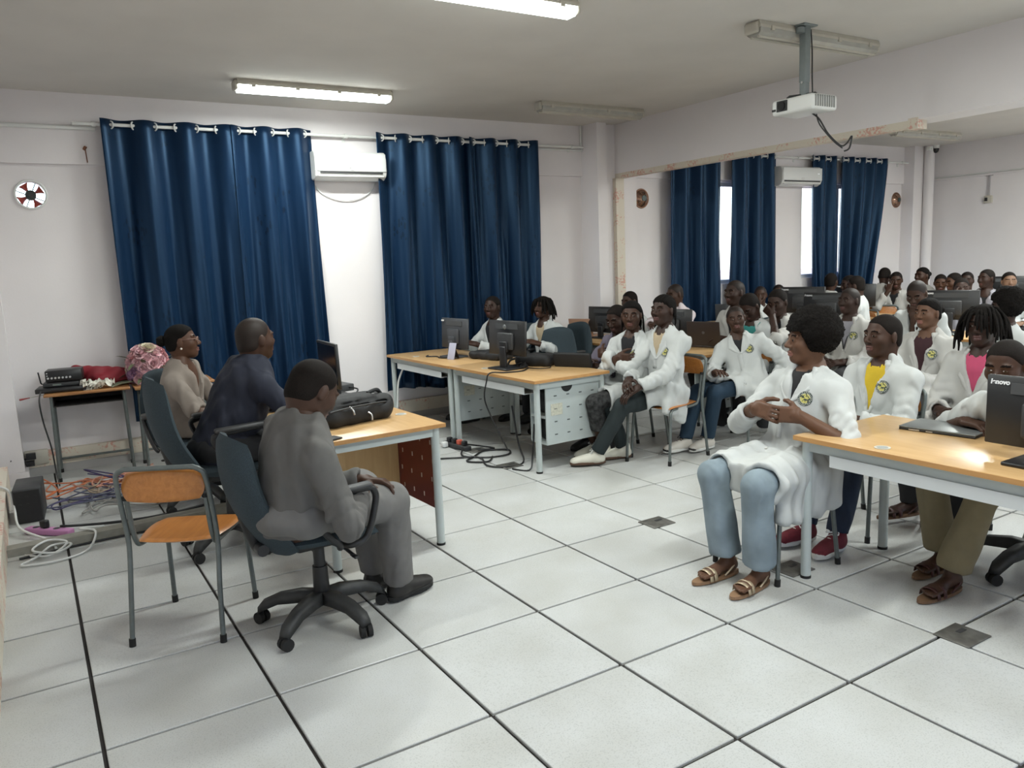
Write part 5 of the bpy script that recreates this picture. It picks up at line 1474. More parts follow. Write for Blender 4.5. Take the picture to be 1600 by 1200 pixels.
def lanyard(m_):
    def f(i):
        N, u, v, w, tl, Pc = i['N'], i['u'], i['v'], i['w'], i['tl'], i['Pc']
        pts = [N+u*0.062-v*0.02+w*0.01, N+u*0.068+v*0.055-w*0.06, N+u*0.028+v*0.095-w*0.16, N+u*0.0+v*0.115-w*0.27]
        mb = MB(); mb.tube(spline([tuple(p) for p in pts], 5), 0.0035, 5)
        mb.tube(spline([tuple(N-u*0.062-v*0.02+w*0.01), tuple(N-u*0.066+v*0.055-w*0.06), tuple(N-u*0.026+v*0.097-w*0.16), tuple(pts[-1])], 5), 0.0035, 5)
        mb.build('lanyard', m_, i['o'])
    return f
def glasses_earring(i):
    P = lambda x, y, z: tuple(i['Hc']+i['Rh']@(np.array((x, y, z))*i['s']))
    mb = MB()
    for sx in (-1, 1):
        mb.tube([P(sx*0.034+0.024*math.cos(t), 0.098-0.006*abs(math.cos(t)), 0.004+0.019*math.sin(t)) for t in [2*PI*k/14 for k in range(14)]], 0.0022, 5, closed=True)
        mb.tube([P(sx*0.058, 0.092, 0.010), P(sx*0.072, 0.06, 0.012), P(sx*0.080, -0.005, 0.010), P(sx*0.078, -0.03, -0.005)], 0.0020, 5)
    mb.tube([P(-0.010, 0.100, 0.008), P(0, 0.104, 0.011), P(0.010, 0.100, 0.008)], 0.0020, 5)
    mb.build('glasses', mat('rose_frame', (0.40, 0.25, 0.21), 0.25, metal=0.6), i['o'])
    for sx in (-1, 1):
        mb = MB(); mb.lathe([(0.0001, 0.008), (0.006, 0.005), (0.008, 0), (0.006, -0.005), (0.0001, -0.008)], 10, c=P(sx*0.083, -0.008, -0.045)); mb.build('earring', mat('pearl', (0.75, 0.70, 0.66), 0.2), i['o'])

SH_BLACK = lambda p, a, b_: shoe(p, a, b_, mat('worn_black_leather', (0.012, 0.010, 0.009), 0.5, noise=(40, 0.3)), M_RUBBER, 0.007, lace=mat('brown_lace', (0.05, 0.03, 0.02), 0.7))
SH_DARK = lambda p, a, b_: shoe(p, a, b_, M_BLACK, M_RUBBER, 0.014)
SH_WHITE = lambda p, a, b_: shoe(p, a, b_, mat('cream_leather', (0.62, 0.60, 0.52), 0.5), mat('gum_sole', (0.10, 0.055, 0.035), 0.7), 0.0075, lace=M_WHITE)
SH_BW = lambda p, a, b_: shoe(p, a, b_, mat('black_white_sneaker', (0.60, 0.57, 0.52), 0.5), M_WHITE, 0.007, lace=M_BLACK, cap=M_BLACK)
SH_RED = lambda p, a, b_: shoe(p, a, b_, mat('red_canvas', (0.15, 0.012, 0.022), 0.8, noise=(60, 0.2)), mat('white_rubber', (0.55, 0.54, 0.51), 0.6), 0.007, lace=M_WHITE, cap=MATS.get('white_rubber'))
SH_TEAL = lambda p, a, b_: shoe(p, a, b_, mat('teal_canvas', (0.10, 0.34, 0.32), 0.8), M_WHITE, 0.010)
SA_GOLD = lambda p, a, b_: sandal(p, a, b_, mat('gold_strap', (0.50, 0.40, 0.27), 0.35, metal=0.3), mat('tan_sole', (0.26, 0.15, 0.08), 0.6), bands=((0.185, 0.054), (0.160, 0.062)))
SA_BROWN = lambda p, a, b_: sandal(p, a, b_, mat('maroon_strap', (0.055, 0.016, 0.014), 0.5), mat('brown_sole', (0.15, 0.08, 0.04), 0.7), bands=((0.19, 0.052), (0.150, 0.062)))
mat('white_rubber', (0.55, 0.54, 0.51), 0.6)

# ---- presenters
person('man in a grey suit sitting in a swivel chair, head bowed', (0.945, 0.365, 1.095), -84, lean=(0.05, 0.12), hip=0.60, seatz=0.50, nk=0.128, hy=14, hpit=-34, sw=0.185, girth=1.30, s=1.08, hs=1.06,
       aR=dict(w=(0.11, 0.27, 0.62), n=(0, 0.2, -1), pole=(0.9, -0.5, -0.6)), aL=dict(w=(-0.03, 0.36, 0.64), n=(0.3, 0, -1), curl=0.8, d=(0.6, 0.7, -0.1)),
       legs=dict(R=dict(A=(1.335, 0.515, 0.095), F=(0.36, 0.11)), L=dict(A=(1.29, 0.70, 0.095), F=(0.36, 0.05)), wide=1.25), top='shirt', tm=M_GREY, tr=M_GREYT, shoes=SH_BLACK, hair='short', skin='dark', res=0, vneck=0, cuff=0.93, fold=0.016)
person('man with a shaved head in a navy shirt leaning towards the desk', (1.08, 1.83, 1.215), -80, lean=(0.02, 0.25), hip=0.62, seatz=0.54, nk=0.138, hy=10, hpit=2, sw=0.205, girth=1.42, s=1.12,
       aR=dict(W=(1.44, 1.62, 0.80), pole=(0.8, -0.3, -0.7), n=(0, 0, -1)), aL=dict(W=(1.46, 2.05, 0.80), pole=(-0.8, -0.3, -0.7), n=(0, 0, -1)),
       legs=dict(R=dict(A=(1.36, 1.75, 0.09)), L=dict(A=(1.36, 2.0, 0.09))), top='shirt', tm=M_NAVY, tr=M_BLKC, shoes=SH_DARK, hair='shaved', skin='dark', res=0, vneck=0, cuff=0.55, fold=0.013)
person('woman in a beige jacket with glasses and a hair bun', (0.85, 2.93, 1.15), -120, lean=(0.02, 0.06), hip=0.58, seatz=0.5, hy=16, hpit=4, hroll=-4, sw=0.175, girth=1.2, s=1.04,
       aR=dict(W=(1.12, 2.72, 0.70), pole=(0.9, -0.3, -0.8), n=(-0.4, 0, -1)), aL=dict(W=(1.16, 2.95, 0.72), pole=(-0.9, -0.3, -0.8)),
       legs=dict(R=dict(A=(1.35, 2.78, 0.09)), L=dict(A=(1.35, 3.0, 0.09))), top='jacket', tm=M_BEIGE, inner=None, tr=M_BEIGE, shoes=SH_DARK, hair='bun', skin='brown', res=0, fem=True, cuff=-0.88, vneck=0.20, coat_len=0.5, extra=glasses_earring)

# ---- students at the near desk by the curtain
person('student in a white coat and dark shirt facing the viewer from behind the centre monitor', (4.07, 4.17, 1.14), 92, lean=(0, 0.06), hy=26, inner=M_BLKC, skin='deep', res=1, vneck=0.26,
       aR=dict(w=(0.16, 0.36, 0.79)), aL=dict(w=(-0.16, 0.36, 0.79)), legs=dict(R=dict(a=(0.12, 0.40, 0.09)), L=dict(a=(-0.12, 0.42, 0.09))), tr=M_BLKC, shoes=SH_DARK)
person('girl with short braids in a white coat with a badge, smiling towards the left', (4.42, 3.76, 1.125), 97, lean=(0, 0.08), hy=4, inner=M_CREAMC, skin='dark', res=1, vneck=0.22, badge=True, hair='dreads', fem=True, hs=0.93,
       aR=dict(w=(0.16, 0.36, 0.79)), aL=dict(w=(-0.20, 0.32, 0.79)), legs=dict(R=dict(a=(0.12, 0.40, 0.09)), L=dict(a=(-0.12, 0.42, 0.09))), tr=M_BLKC, shoes=SH_DARK, extra=lanyard(M_BLKC))
person('student in a mauve shirt looking down beside the near desk', (4.18, 2.29, 1.085), 100, lean=(0, 0.14), hy=2, hpit=-22, top='shirt', tm=M_PURPLE, skin='deep', res=1, vneck=0.10, inner=M_PURPLE,
       aR=dict(w=(0.10, 0.40, 0.74)), aL=dict(w=(-0.06, 0.36, 0.70)), legs=dict(R=dict(a=(0.12, 0.40, 0.09)), L=dict(a=(-0.12, 0.42, 0.09))), tr=M_BLKC, shoes=SH_DARK)
person('girl in a white coat with crossed arms looking at the viewer', (4.08, 1.98, 1.13), 88, lean=(0, 0.0), hy=42, twist=16, hpit=-2, inner=M_BLKC, skin='dark', res=0, vneck=0.24, badge=True, hair='braids', fem=True, buttons=2,
       aR=dict(w=(-0.07, 0.20, 0.82), pole=(1.0, 0.1, -0.9), d=(-1, -0.5, -0.1), n=(0.2, -1, 0), curl=1.3), aL=dict(w=(0.07, 0.235, 0.84), pole=(-1.0, 0.1, -0.9), d=(1, -0.25, -0.05), n=(-0.2, -1, 0.0), curl=1.4),
       legs=dict(R=dict(a=(0.12, 0.30, 0.09)), L=dict(a=(-0.02, 0.32, 0.09)), hem=0.55, wide=1.3), tr=cloth('black_print_skirt', (0.05, 0.05, 0.05), n=0.9, sc=30), shoes=SH_WHITE, coat_len=0.75)
person('girl in a long white coat and dark jeans, legs stretched out to the left', (4.17, 1.71, 1.175), 96, lean=(0, 0.02), hy=2, hpit=2, inner=M_CREAMC, skin='deep', res=0, vneck=0.17, badge=True, hair='cornrow', fem=True, s=1.02, buttons=2,
       aR=dict(w=(0.06, 0.36, 0.66)), aL=dict(w=(-0.06, 0.38, 0.62), pole=(-0.7, -0.6, -0.5), n=(0.3, 0.2, -1), d=(0.3, 0.7, -0.4)),
       legs=dict(R=dict(A=(3.90, 1.90, 0.09), F=(-0.9, 0.35)), L=dict(A=(3.60, 1.86, 0.10), F=(-0.85, 0.45))), tr=M_TEALJ, shoes=SH_WHITE, coat_len=0.62, drape=[((-0.150, 0.07, 0.49), (0.034, 0.12, 0.13), 0.030, (0, 14, 4)), ((-0.155, 0.00, 0.42), (0.028, 0.07, 0.12), 0.026, (0, 20, 6))])
person('slim boy with shaved head twisting on his chair, arm hooked over the backrest', (4.93, 1.66, 1.055), 108, lean=(0.10, 0.02), hy=26, hpit=-2, hroll=8, twist=18, inner=M_BLKC, skin='dark', res=0, vneck=0.10, badge=True, hair='shaved', hs=0.94, girth=0.92, s=0.98,
       aR=dict(w=(0.10, 0.40, 0.66), n=(0, 0, -1), curl=0.5), aL=dict(w=(-0.14, -0.10, 0.50), pole=(-1.0, -0.35, 0.15), n=(0.6, 0, -0.6), d=(0.5, 0.8, -0.2)), cuff=(0.85, 0.88),
       legs=dict(R=dict(A=(4.42, 1.74, 0.10), F=(-0.9, 0.1)), L=dict(A=(4.60, 1.66, 0.10), F=(-0.9, -0.05))), tr=M_TEALTROUSER, shoes=SH_BW, coat_len=0.66, drape=[((-0.11, 0.06, 0.45), (0.05, 0.15, 0.07), 0.03, (0, 0, 0))])
# ---- students at the right hand desk
person('girl with a large afro in a white coat, hands clasped, elbow on the desk', (3.315, -0.285, 1.142), 88, lean=(0.0, -0.11), hy=-30, hpit=0, inner=M_BLKC, skin='warm', res=0, vneck=0.14, badge=True, buttons=3, hair='afro', fem=True, s=1.05, hs=0.99, sw=0.170, girth=1.08,
       aR=dict(W=(3.035, -0.185, 0.82), D=(0.02, -0.9, -0.12), N=(0.9, 0.0, -0.3), curl=1.05, pole=(0.8, -0.6, -0.4)), aL=dict(W=(3.105, -0.41, 0.80), D=(-0.35, 0.9, -0.02), N=(0.85, 0.3, -0.2), curl=0.9, pole=(-1.0, -0.7, -0.35)), cuff=(0.75, 0.06),
       legs=dict(R=dict(A=(2.78, -0.24, 0.09), F=(-1, 0.05)), L=dict(A=(2.80, -0.43, 0.09), F=(-0.9, -0.1)), wide=1.5, hem=0.93), tr=M_JEAN, shoes=SA_GOLD, bare=True, coat_len=0.90,
       drape=[((-0.185, 0.16, 0.43), (0.03, 0.17, 0.14), 0.028, (8, 6, 0)), ((-0.20, -0.03, 0.43), (0.03, 0.10, 0.12), 0.028, (0, 0, 0))])
person('boy in a white coat over a yellow shirt with red canvas shoes', (4.08, -0.20, 1.095), 82, lean=(0.0, 0.0), hy=-8, hpit=0, inner=M_YELLOW, skin='dark', res=0, vneck=0.24, badge=True, buttons=2, hair='short', sw=0.18, hs=1.06,
       aR=dict(w=(0.08, 0.30, 0.66)), aL=dict(w=(-0.10, 0.30, 0.66)), legs=dict(R=dict(A=(3.46, -0.18, 0.10), F=(-0.9, 0.15)), L=dict(A=(3.47, -0.37, 0.10), F=(-0.9, -0.1))), tr=M_JEAND, shoes=SH_RED, coat_len=0.75)
person('boy in khaki trousers and sandals hiding behind the black monitor', (3.63, -1.09, 1.05), 84, lean=(0.0, 0.30), hy=10, hpit=-14, inner=M_BLKC, skin='dark', res=0, vneck=0.18, hair='short', hairskin=None, s=1.0,
       aR=dict(W=(3.665, -0.90, 0.765), D=(-0.15, -0.95, -0.05), n=(0, 0, -1), curl=0.9, pole=(1.0, -0.2, -0.7)), aL=dict(W=(3.62, -1.32, 0.77), n=(0, 0, -1)), cuff=(0.04, 0.3),
       legs=dict(R=dict(A=(3.66, -0.83, 0.09), F=(-1, 0.05)), L=dict(A=(3.43, -1.0, 0.09), F=(-0.95, 0.08)), wide=1.45, hem=0.92), tr=M_KHAKI, shoes=SA_BROWN, bare=True, coat_len=0.4)
person('student with chin-length twists in a white coat over a pink shirt', (4.60, -0.48, 1.125), 92, lean=(0.0, 0.02), hy=8, hpit=-2, inner=M_PINK, skin='deep', res=0, vneck=0.20, buttons=2, hair='dreads', tm=M_COAT2,
       aR=dict(w=(0.08, 0.30, 0.66)), aL=dict(w=(-0.10, 0.30, 0.66)), legs=dict(R=dict(A=(4.22, -0.32, 0.12), F=(-0.9, 0.3)), L=dict(A=(4.22, -0.60, 0.09))), tr=M_BLKC, shoes=SA_BROWN, bare=True, coat_len=0.8)
person('girl with a hair bun in a white coat looking to the left', (5.48, 0.36, 1.105), 92, lean=(0.0, 0.02), hy=-10, hpit=0, inner=M_MAROON, skin='warm', res=0, vneck=0.25, badge=True, hair='bun', fem=True, hs=0.95, tm=M_COAT2,
       aR=dict(w=(0.08, 0.30, 0.66)), aL=dict(w=(-0.10, 0.30, 0.66)), legs=dict(R=dict(a=(0.1, 0.4, 0.09)), L=dict(a=(-0.1, 0.4, 0.09))), tr=M_BLKC, shoes=SH_DARK, coat_len=0.8)
# ---- students further back
LG = lambda: dict(R=dict(a=(0.1, 0.4, 0.09)), L=dict(a=(-0.1, 0.4, 0.09)))
person('student with an afro seen from behind at the right edge', (6.0, 0.10, 1.115), 65, lean=(0, 0.02), hy=-30, hair='afro', skin='deep', res=1, inner=M_BLKC, hs=0.92, legs=LG())
person('boy with a black lanyard in a white coat behind the girl with the afro', (6.15, 1.47, 1.13), 96, lean=(0, 0.04), hy=-12, hair='shaved', skin='deep', res=1, inner=M_GREYSH, vneck=0.24, badge=True, tm=M_COAT2, legs=LG(), extra=lanyard(M_BLKC))
person('student with very short hair looking down, white collar open', (6.50, 1.06, 1.175), 95, lean=(0, 0.16), hy=5, hpit=-28, hair='shaved', skin='dark', res=1, inner=M_BLKC, vneck=0.22, legs=LG(), aR=dict(w=(0.0, 0.20, 0.98), d=(-0.1, 0.1, 1), n=(0, -1, 0)))
person('boy resting his cheek on his fist in a white coat', (5.52, 1.73, 1.15), 92, lean=(-0.02, 0.12), hy=12, hpit=-16, hair='short', skin='deep', res=1, inner=M_BLKC, tm=M_COAT2, legs=LG(),
       aL=dict(w=(-0.06, 0.23, 1.05), pole=(-0.6, 0.3, -1.0), d=(0.7, 0.1, 0.6), n=(0.2, -0.9, 0.2), curl=2.2), aR=dict(w=(0.12, 0.30, 0.78)), cuff=(0.7, 0.02))
person('student bowing forward with a green shirt under a white coat', (5.28, 1.83, 1.125), 92, lean=(0.0, 0.16), hy=5, hpit=-38, hair='short', skin='deep', res=1, inner=M_TEAL, vneck=0.25, legs=LG())
person('bald student in a cream coat behind the brown laptop', (5.72, 2.40, 1.215), 88, lean=(0, 0.06), hy=0, hair='shaved', skin='deep', res=1, inner=M_BLKC, tm=M_COAT2, legs=LG(), aR=dict(w=(0.14, 0.30, 0.80)), aL=dict(w=(-0.14, 0.30, 0.80)), s=1.04)
person('student in a pinkish white coat behind the curtain-side monitor', (6.20, 3.72, 1.155), 85, lean=(0, 0.10), hy=0, hpit=-10, hair='shaved', skin='dark', res=1, inner=M_GREYSH, tm=mat('pinkish_white_coat', (0.68, 0.60, 0.62), 0.8, noise=(3, 0.06), bump=(9, 0.3)), aR=dict(w=(0.05, 0.40, 0.84), pole=(1, 0, -0.3)), aL=dict(w=(-0.15, 0.30, 0.80)))
person('student by the pilaster with only the top of the head showing', (5.85, 4.09, 1.09), 88, lean=(0, 0.08), hy=6, hpit=-8, hair='short', skin='dark', res=1, inner=M_GREYSH)
far = [
 ('student peeping over the grey monitor in front of the bright window gap', (8.35, 5.0-0.95, 1.04), 110, 22, 0, 'shaved', 'brown', M_COAT2, {}),
 ('student with hand on chin in front of the far curtain', (7.85, 3.92, 1.045), 110, 20, -4, 'shaved', 'dark', M_COAT, dict(aL=dict(w=(-0.02, 0.16, 0.93), d=(0.2, 0, 1), n=(0, -1, 0), curl=0.9))),
 ('boy in profile facing right in front of the last curtain', (8.95, 3.70, 1.16), -75, 0, 0, 'short', 'dark', M_COAT2, {}),
 ('student with short hair seen from behind before the last curtain', (8.10, 2.76, 1.155), 20, 0, -5, 'short', 'deep', M_COAT, {}),
 ('dark haired student half hidden behind a short haired head', (8.75, 3.30, 1.135), 60, 0, -10, 'short', 'deep', M_COAT, {}),
 ('student bending to the right at the far corner curtain', (10.05, 3.66, 1.18), -60, -10, -25, 'short', 'deep', M_COAT2, {}),
 ('student covering the face with one hand', (10.0, 3.46, 1.125), 100, 20, -10, 'short', 'dark', M_COAT2, dict(aR=dict(w=(0.04, 0.20, 0.98), d=(-0.1, -0.2, 1), n=(0, -1, 0), curl=0.3))),
 ('student with a low bun near the corner column', (10.30, 3.28, 1.17), 60, 20, 0, 'bun', 'dark', M_COAT2, {}),
 ('student in a maroon top turned away by the end wall', (10.3, 3.02, 1.075), 120, 0, -10, 'short', 'brown', M_MAROON, {}),
 ('student with cropped hair leaning left by the end wall', (10.1, 2.74, 1.10), 60, 0, -10, 'short', 'brown', M_COAT2, {}),
 ('student in a pale grey shirt with a fist at his mouth', (8.80, 1.93, 1.095), 118, 5, -4, 'short', 'deep', M_GREYSH, dict(aR=dict(w=(0.06, 0.24, 1.02), pole=(1.0, 0.3, -0.3), d=(-0.6, 0, 0.3), n=(0, -1, 0), curl=2.2))),
 ('student whose head shows just above the boy in grey', (10.30, 2.68, 1.105), 100, 10, 0, 'short', 'deep', M_COAT, {}),
 ('student in a grey patterned shirt in profile by the end wall', (9.85, 2.21, 1.15), 100, -25, 0, 'short', 'deep', M_GREYSH, {}),
 ('light skinned boy looking at the viewer in the back row', (10.0, 2.02, 1.11), 128, 0, 0, 'short', 'tan', M_COAT, {}),
]
seats_far = []
for lab, hd_, rz_, hy_, hp_, hr_, sk_, tm_, kw in far:
    i_ = person(lab, hd_, rz_, lean=(0, 0.06), legs=LG(), tr=M_BLKC, hy=hy_, hpit=hp_, hair=hr_, skin=sk_, tm=tm_, res=2, inner=M_BLKC, top='coat' if tm_ in (M_COAT, M_COAT2) else 'shirt', vneck=0.15, **kw)
    seats_far.append((i_['o'].location.copy(), rz_, lab))

# ------------------------------------------------------------------ seats of the students
def seat(kind, x, y, rz, label):
    if kind == 'school': c = copy_tree(sc0)
    else: c = copy_tree(oc3)
    return place(c, (x, y, 0), RY(rz), label)
seat('school', 4.21, 1.70, 96, 'school chair under the girl with outstretched legs')
seat('school', 4.08, 2.00, 90, 'school chair under the girl with crossed arms')
seat('school', 4.32, 2.46, 100, 'school chair under the student in the mauve shirt')
seat('school', 5.03, 1.70, 102, 'school chair under the twisting boy, its orange backrest beside his arm')
seat('school', 3.10, -0.275, 90, 'school chair under the girl with the large afro')
seat('school', 3.95, -0.21, 85, 'school chair under the boy in the yellow shirt')
seat('school', 4.62, -0.47, 92, 'school chair under the student in the pink shirt')
seat('school', 5.47, 0.37, 92, 'school chair under the girl with a hair bun')
seat('school', 6.0, 0.12, 65, 'school chair under the student with an afro seen from behind')
seat('school', 6.18, 1.50, 96, 'school chair under the boy with the black lanyard')
seat('school', 6.62, 1.06, 95, 'school chair under the student looking down with an open collar')
seat('school', 5.62, 1.76, 92, 'school chair under the boy resting on his fist')
seat('school', 5.42, 2.16, 92, 'school chair standing beside the bowing student')
seat('office', 3.97, -1.10, 84, 'black-footed swivel chair under the boy in khaki trousers')
seat('office', 4.16, 4.12, 92, 'swivel chair under the student behind the centre monitor')
seat('office', 4.54, 3.70, 97, 'swivel chair under the girl with short braids')
seat('office', 4.08, 3.26, 118, 'empty bluish swivel chair pushed up behind the near desk')
seat('office', 6.88, 1.78, 60, 'grey swivel chair behind the boy with the black lanyard')
seat('office', 5.92, 2.42, 88, 'swivel chair under the bald student in a cream coat')

for l_, rz_, lab in seats_far: seat('school', l_.x, l_.y, rz_, 'school chair under the '+' '.join(lab.split()[:11]))
# ------------------------------------------------------------------ monitors, laptops and small things on the desks
DZ = 0.72
M_SILV = mat('matt_grey_lid', (0.17, 0.18, 0.18), 0.35, metal=0.4)
M_BROWNLID = mat('brown_lid', (0.038, 0.026, 0.021), 0.35); M_TANLID = mat('tan_lid', (0.36, 0.21, 0.14), 0.5)
M_LOGO = mat('logo_silver', (0.75, 0.76, 0.77), 0.4)
mo = monitor('black monitor with white maker lettering at the right edge', w=0.50, h=0.285, z0=0.058, tilt=0.0, base=(0.26, 0.20), logo=('lenovo', 0.027, (-0.235, 0.250), M_LOGO))
place(mo, (3.292, -1.44, DZ), RY(-90))
mo = monitor('black monitor showing its back in the middle of the near desk', w=0.47, h=0.285, z0=0.115, tilt=-0.06, base=(0.25, 0.20)); place(mo, (3.315, 2.665, DZ), RY(-82))
e_ = MB(); e_.lathe([(0.0001, 0.004), (0.018, 0.004), (0.020, 0)], 18, T=Matrix.Translation((0.0, -0.018, 0.115+0.235)) @ Matrix.Rotation(PI/2, 4, 'X')); e_.build('round_emblem', M_SILV, mo)
mo = monitor('dark grey monitor with a white corner label beside the curtain', w=0.46, h=0.285, z0=0.085, tilt=-0.05, base=(0.24, 0.18), back=mat('dark_grey_case', (0.05, 0.052, 0.058), 0.5)); place(mo, (3.40, 3.76, DZ), RY(-86))
e_ = MB(); e_.box((-0.185, -0.013, 0.085+0.262), (0.045, 0.003, 0.014)); e_.build('label_sticker', M_WHITE, mo)
mo = monitor('dark monitor on the presenters desk, seen almost edge on', w=0.46, h=0.31, z0=0.075, tilt=-0.03, base=(0.22, 0.18)); place(mo, (1.71, 2.42, DZ), RY(87))
mo = monitor('black monitor on the second row behind the girl with outstretched legs', w=0.46, h=0.285, z0=0.06, tilt=-0.05); place(mo, (5.42, 2.93, DZ), RY(-82))
mo = monitor('black monitor near the pilaster on the second row', w=0.47, h=0.285, z0=0.06, tilt=-0.05); place(mo, (5.36, 3.96, DZ), RY(-84))
def far_mon(x, y, zc, rz, lab, w=0.50, h=0.29): 
    mo = monitor(lab, w=w, h=h, z0=max(0.06, zc-h/2-DZ), tilt=-0.04, logo=('lenovo', 0.030, (-w/2+0.012, h-0.038), M_LOGO)); place(mo, (x, y, DZ), RY(rz))
far_mon(7.30, 2.86, 1.04, -74, 'black monitor left of the far row, topmost beside the curtain')
far_mon(7.00, 2.32, 1.00, -76, 'black monitor just below and right of the topmost far monitor')
far_mon(7.68, 1.42, 0.995, -74, 'black monitor with a pale strip behind the student looking down')
far_mon(11.1, 2.55, 0.98, -70, 'black monitor by the end wall behind the light skinned boy', w=0.52)
far_mon(11.1, 1.85, 0.98, -70, 'black monitor cut by the right edge of the photo', w=0.52)
far_mon(9.25, 3.55, 0.97, -70, 'black monitor in front of the student covering the face')
lp = laptop_open('brown laptop lid on the second row behind the twisting boy', w=0.34, d=0.235, ang=1.72, col=M_BROWNLID); place(lp, (5.46, 2.46, DZ), RY(-74))
lp = laptop_open('tan laptop lid beside the white mouse', w=0.30, d=0.19, ang=1.75, col=M_TANLID); place(lp, (5.40, 4.34, DZ), RY(-66))
lp = laptop_open('grey laptop lid in front of the split curtain', w=0.36, d=0.26, ang=1.7, col=mat('slate_lid', (0.06, 0.062, 0.065), 0.4)); place(lp, (7.15, 3.70, DZ), RY(-70))
o = thing('laptop', 'closed grey laptop on the right hand desk', 'laptop', (3.615, -0.845, DZ), RY(97))
m = MB(); m.rbox((0, 0, 0.006), (0.345, 0.225, 0.011), 0.004, 2); bs = m.build('base', M_BLACK, o)
m = MB(); m.rbox((0, 0, 0.0155), (0.345, 0.225, 0.008), 0.003, 2); m.build('lid', M_SILV, o)
m = MB(); m.box((0.10, 0.1125, 0.006), (0.05, 0.002, 0.006)); m.box((0.03, 0.1125, 0.006), (0.03, 0.002, 0.005)); m.build('ports', M_SILVER, bs)
def mouse(label, x, y, rz, m_):
    o = thing('computer_mouse', label, 'mouse', (x, y, DZ), RY(rz))
    V, F = sdf_mesh([U(ell_fn((0, 0, 0.008), (0.032, 0.055, 0.030), cut=((0, 0, 0.0), (0, 0, -1))), 0)], 0.005); link('shell', fast_mesh('shell', V, F, m_), o)
    w_ = MB(); w_.cyl((-0.004, 0.03, 0.034), (0.004, 0.03, 0.034), 0.008, seg=10); w_.build('wheel', M_DARK, o)
mouse('white mouse at the end of the second row desk', 5.42, 4.52, 20, M_WHITE)
mouse('black mouse at the foot of the middle monitor', 3.43, 2.60, -60, M_BLACK)
o = thing('tablet', 'pale tablet leaning on a stand beside the dark grey monitor', 'tablet', (3.29, 3.62, DZ), RY(-70))
m = MB(); m.rbox((0, 0, 0.075), (0.085, 0.010, 0.16), 0.004, 2, rot=(-0.30, 0, 0)); m.build('body', mat('lilac_grey', (0.42, 0.42, 0.52), 0.35), o)
m = MB(); m.rbox((0, 0.045, 0.05), (0.06, 0.008, 0.11), 0.003, 1, rot=(0.45, 0, 0)); m.build('stand', M_BLACK, o)
cable('cable', 'black cable lying on the desk by the tablet', [(3.25, 4.05, DZ+0.006), (3.20, 3.98, DZ+0.006), (3.27, 3.90, DZ+0.006), (3.24, 3.78, DZ+0.006), (3.28, 3.66, DZ+0.012)], 0.007, M_BLACK)
cable('cable', 'black cable hanging over the edge of the near desk', [(3.42, 2.52, DZ+0.006), (3.30, 2.42, DZ+0.006), (3.16, 2.44, DZ+0.006), (3.045, 2.50, DZ+0.008), (3.02, 2.52, 0.66), (3.03, 2.58, 0.50), (3.07, 2.50, 0.30), (3.12, 2.40, 0.10)], 0.006, M_BLACK)
cable('cable', 'thin black cable along the near desk from the mouse', [(3.43, 2.54, DZ+0.006), (3.46, 2.44, DZ+0.006), (3.55, 2.40, DZ+0.006), (3.62, 2.48, DZ+0.006)], 0.004, M_BLACK)

M_BAG = mat('black_bag_cloth', (0.010, 0.010, 0.011), 0.7, noise=(60, 0.3), bump=(200, 0.2))
def lump(name, label, cat, prims, m_, h=0.008, noise=None, loc=(0, 0, 0), rz=0):
    o = thing(name, label, cat, loc, rz)
    V, F = sdf_mesh(prims, h, noise); link('body', fast_mesh('body', V, F, m_), o); return o
# backpack on the presenters' desk
o = lump('backpack', 'black backpack lying on the presenters desk', 'backpack',
         [U(box_fn((0, 0, 0.07), (0.235, 0.155, 0.070), 0.06), 0.02), U(box_fn((-0.04, -0.03, 0.115), (0.15, 0.10, 0.045), 0.04), 0.03), U(ell_fn((0.16, 0.0, 0.07), (0.10, 0.15, 0.068)), 0.04), U(ell_fn((-0.19, 0.0, 0.06), (0.10, 0.15, 0.058)), 0.04), Dn(cap_fn((-0.20, -0.15, 0.115), (0.22, -0.13, 0.10), 0.008, 0.008), 0.006), Dn(cap_fn((-0.16, -0.13, 0.13), (0.10, -0.13, 0.135), 0.006, 0.006), 0.006)], M_BAG, 0.007, fold_noise(0.008, 55, 21), (1.49, 1.47, DZ), RY(14))
m = MB(); m.tube(spline([(0.10, -0.05, 0.155), (0.17, -0.04, 0.165), (0.215, -0.02, 0.135), (0.23, 0.0, 0.10)], 5), 0.012, 6); m.build('handle', M_BAG, o)
m = MB(); m.tube(spline([(-0.10, -0.155, 0.115), (-0.09, -0.175, 0.095), (-0.085, -0.178, 0.07)], 4), 0.006, 6); m.build('zip_pull', M_SILVER, o)
m = MB(); m.tube(spline([(0.02, -0.16, 0.065), (0.03, -0.178, 0.05), (0.03, -0.18, 0.02)], 4), 0.006, 6); m.build('zip_pull', M_SILVER, o)
m = MB(); m.tube(spline([(-0.22, -0.145, 0.10), (-0.1, -0.162, 0.112), (0.08, -0.16, 0.112), (0.2, -0.12, 0.10), (0.245, 0.0, 0.09)], 6), 0.005, 5); m.build('zip', M_DARK, o)
m = MB(); m.box((0.13, -0.02, 0.145), (0.035, 0.07, 0.004)); m.build('grey_patch', M_SILV, o)
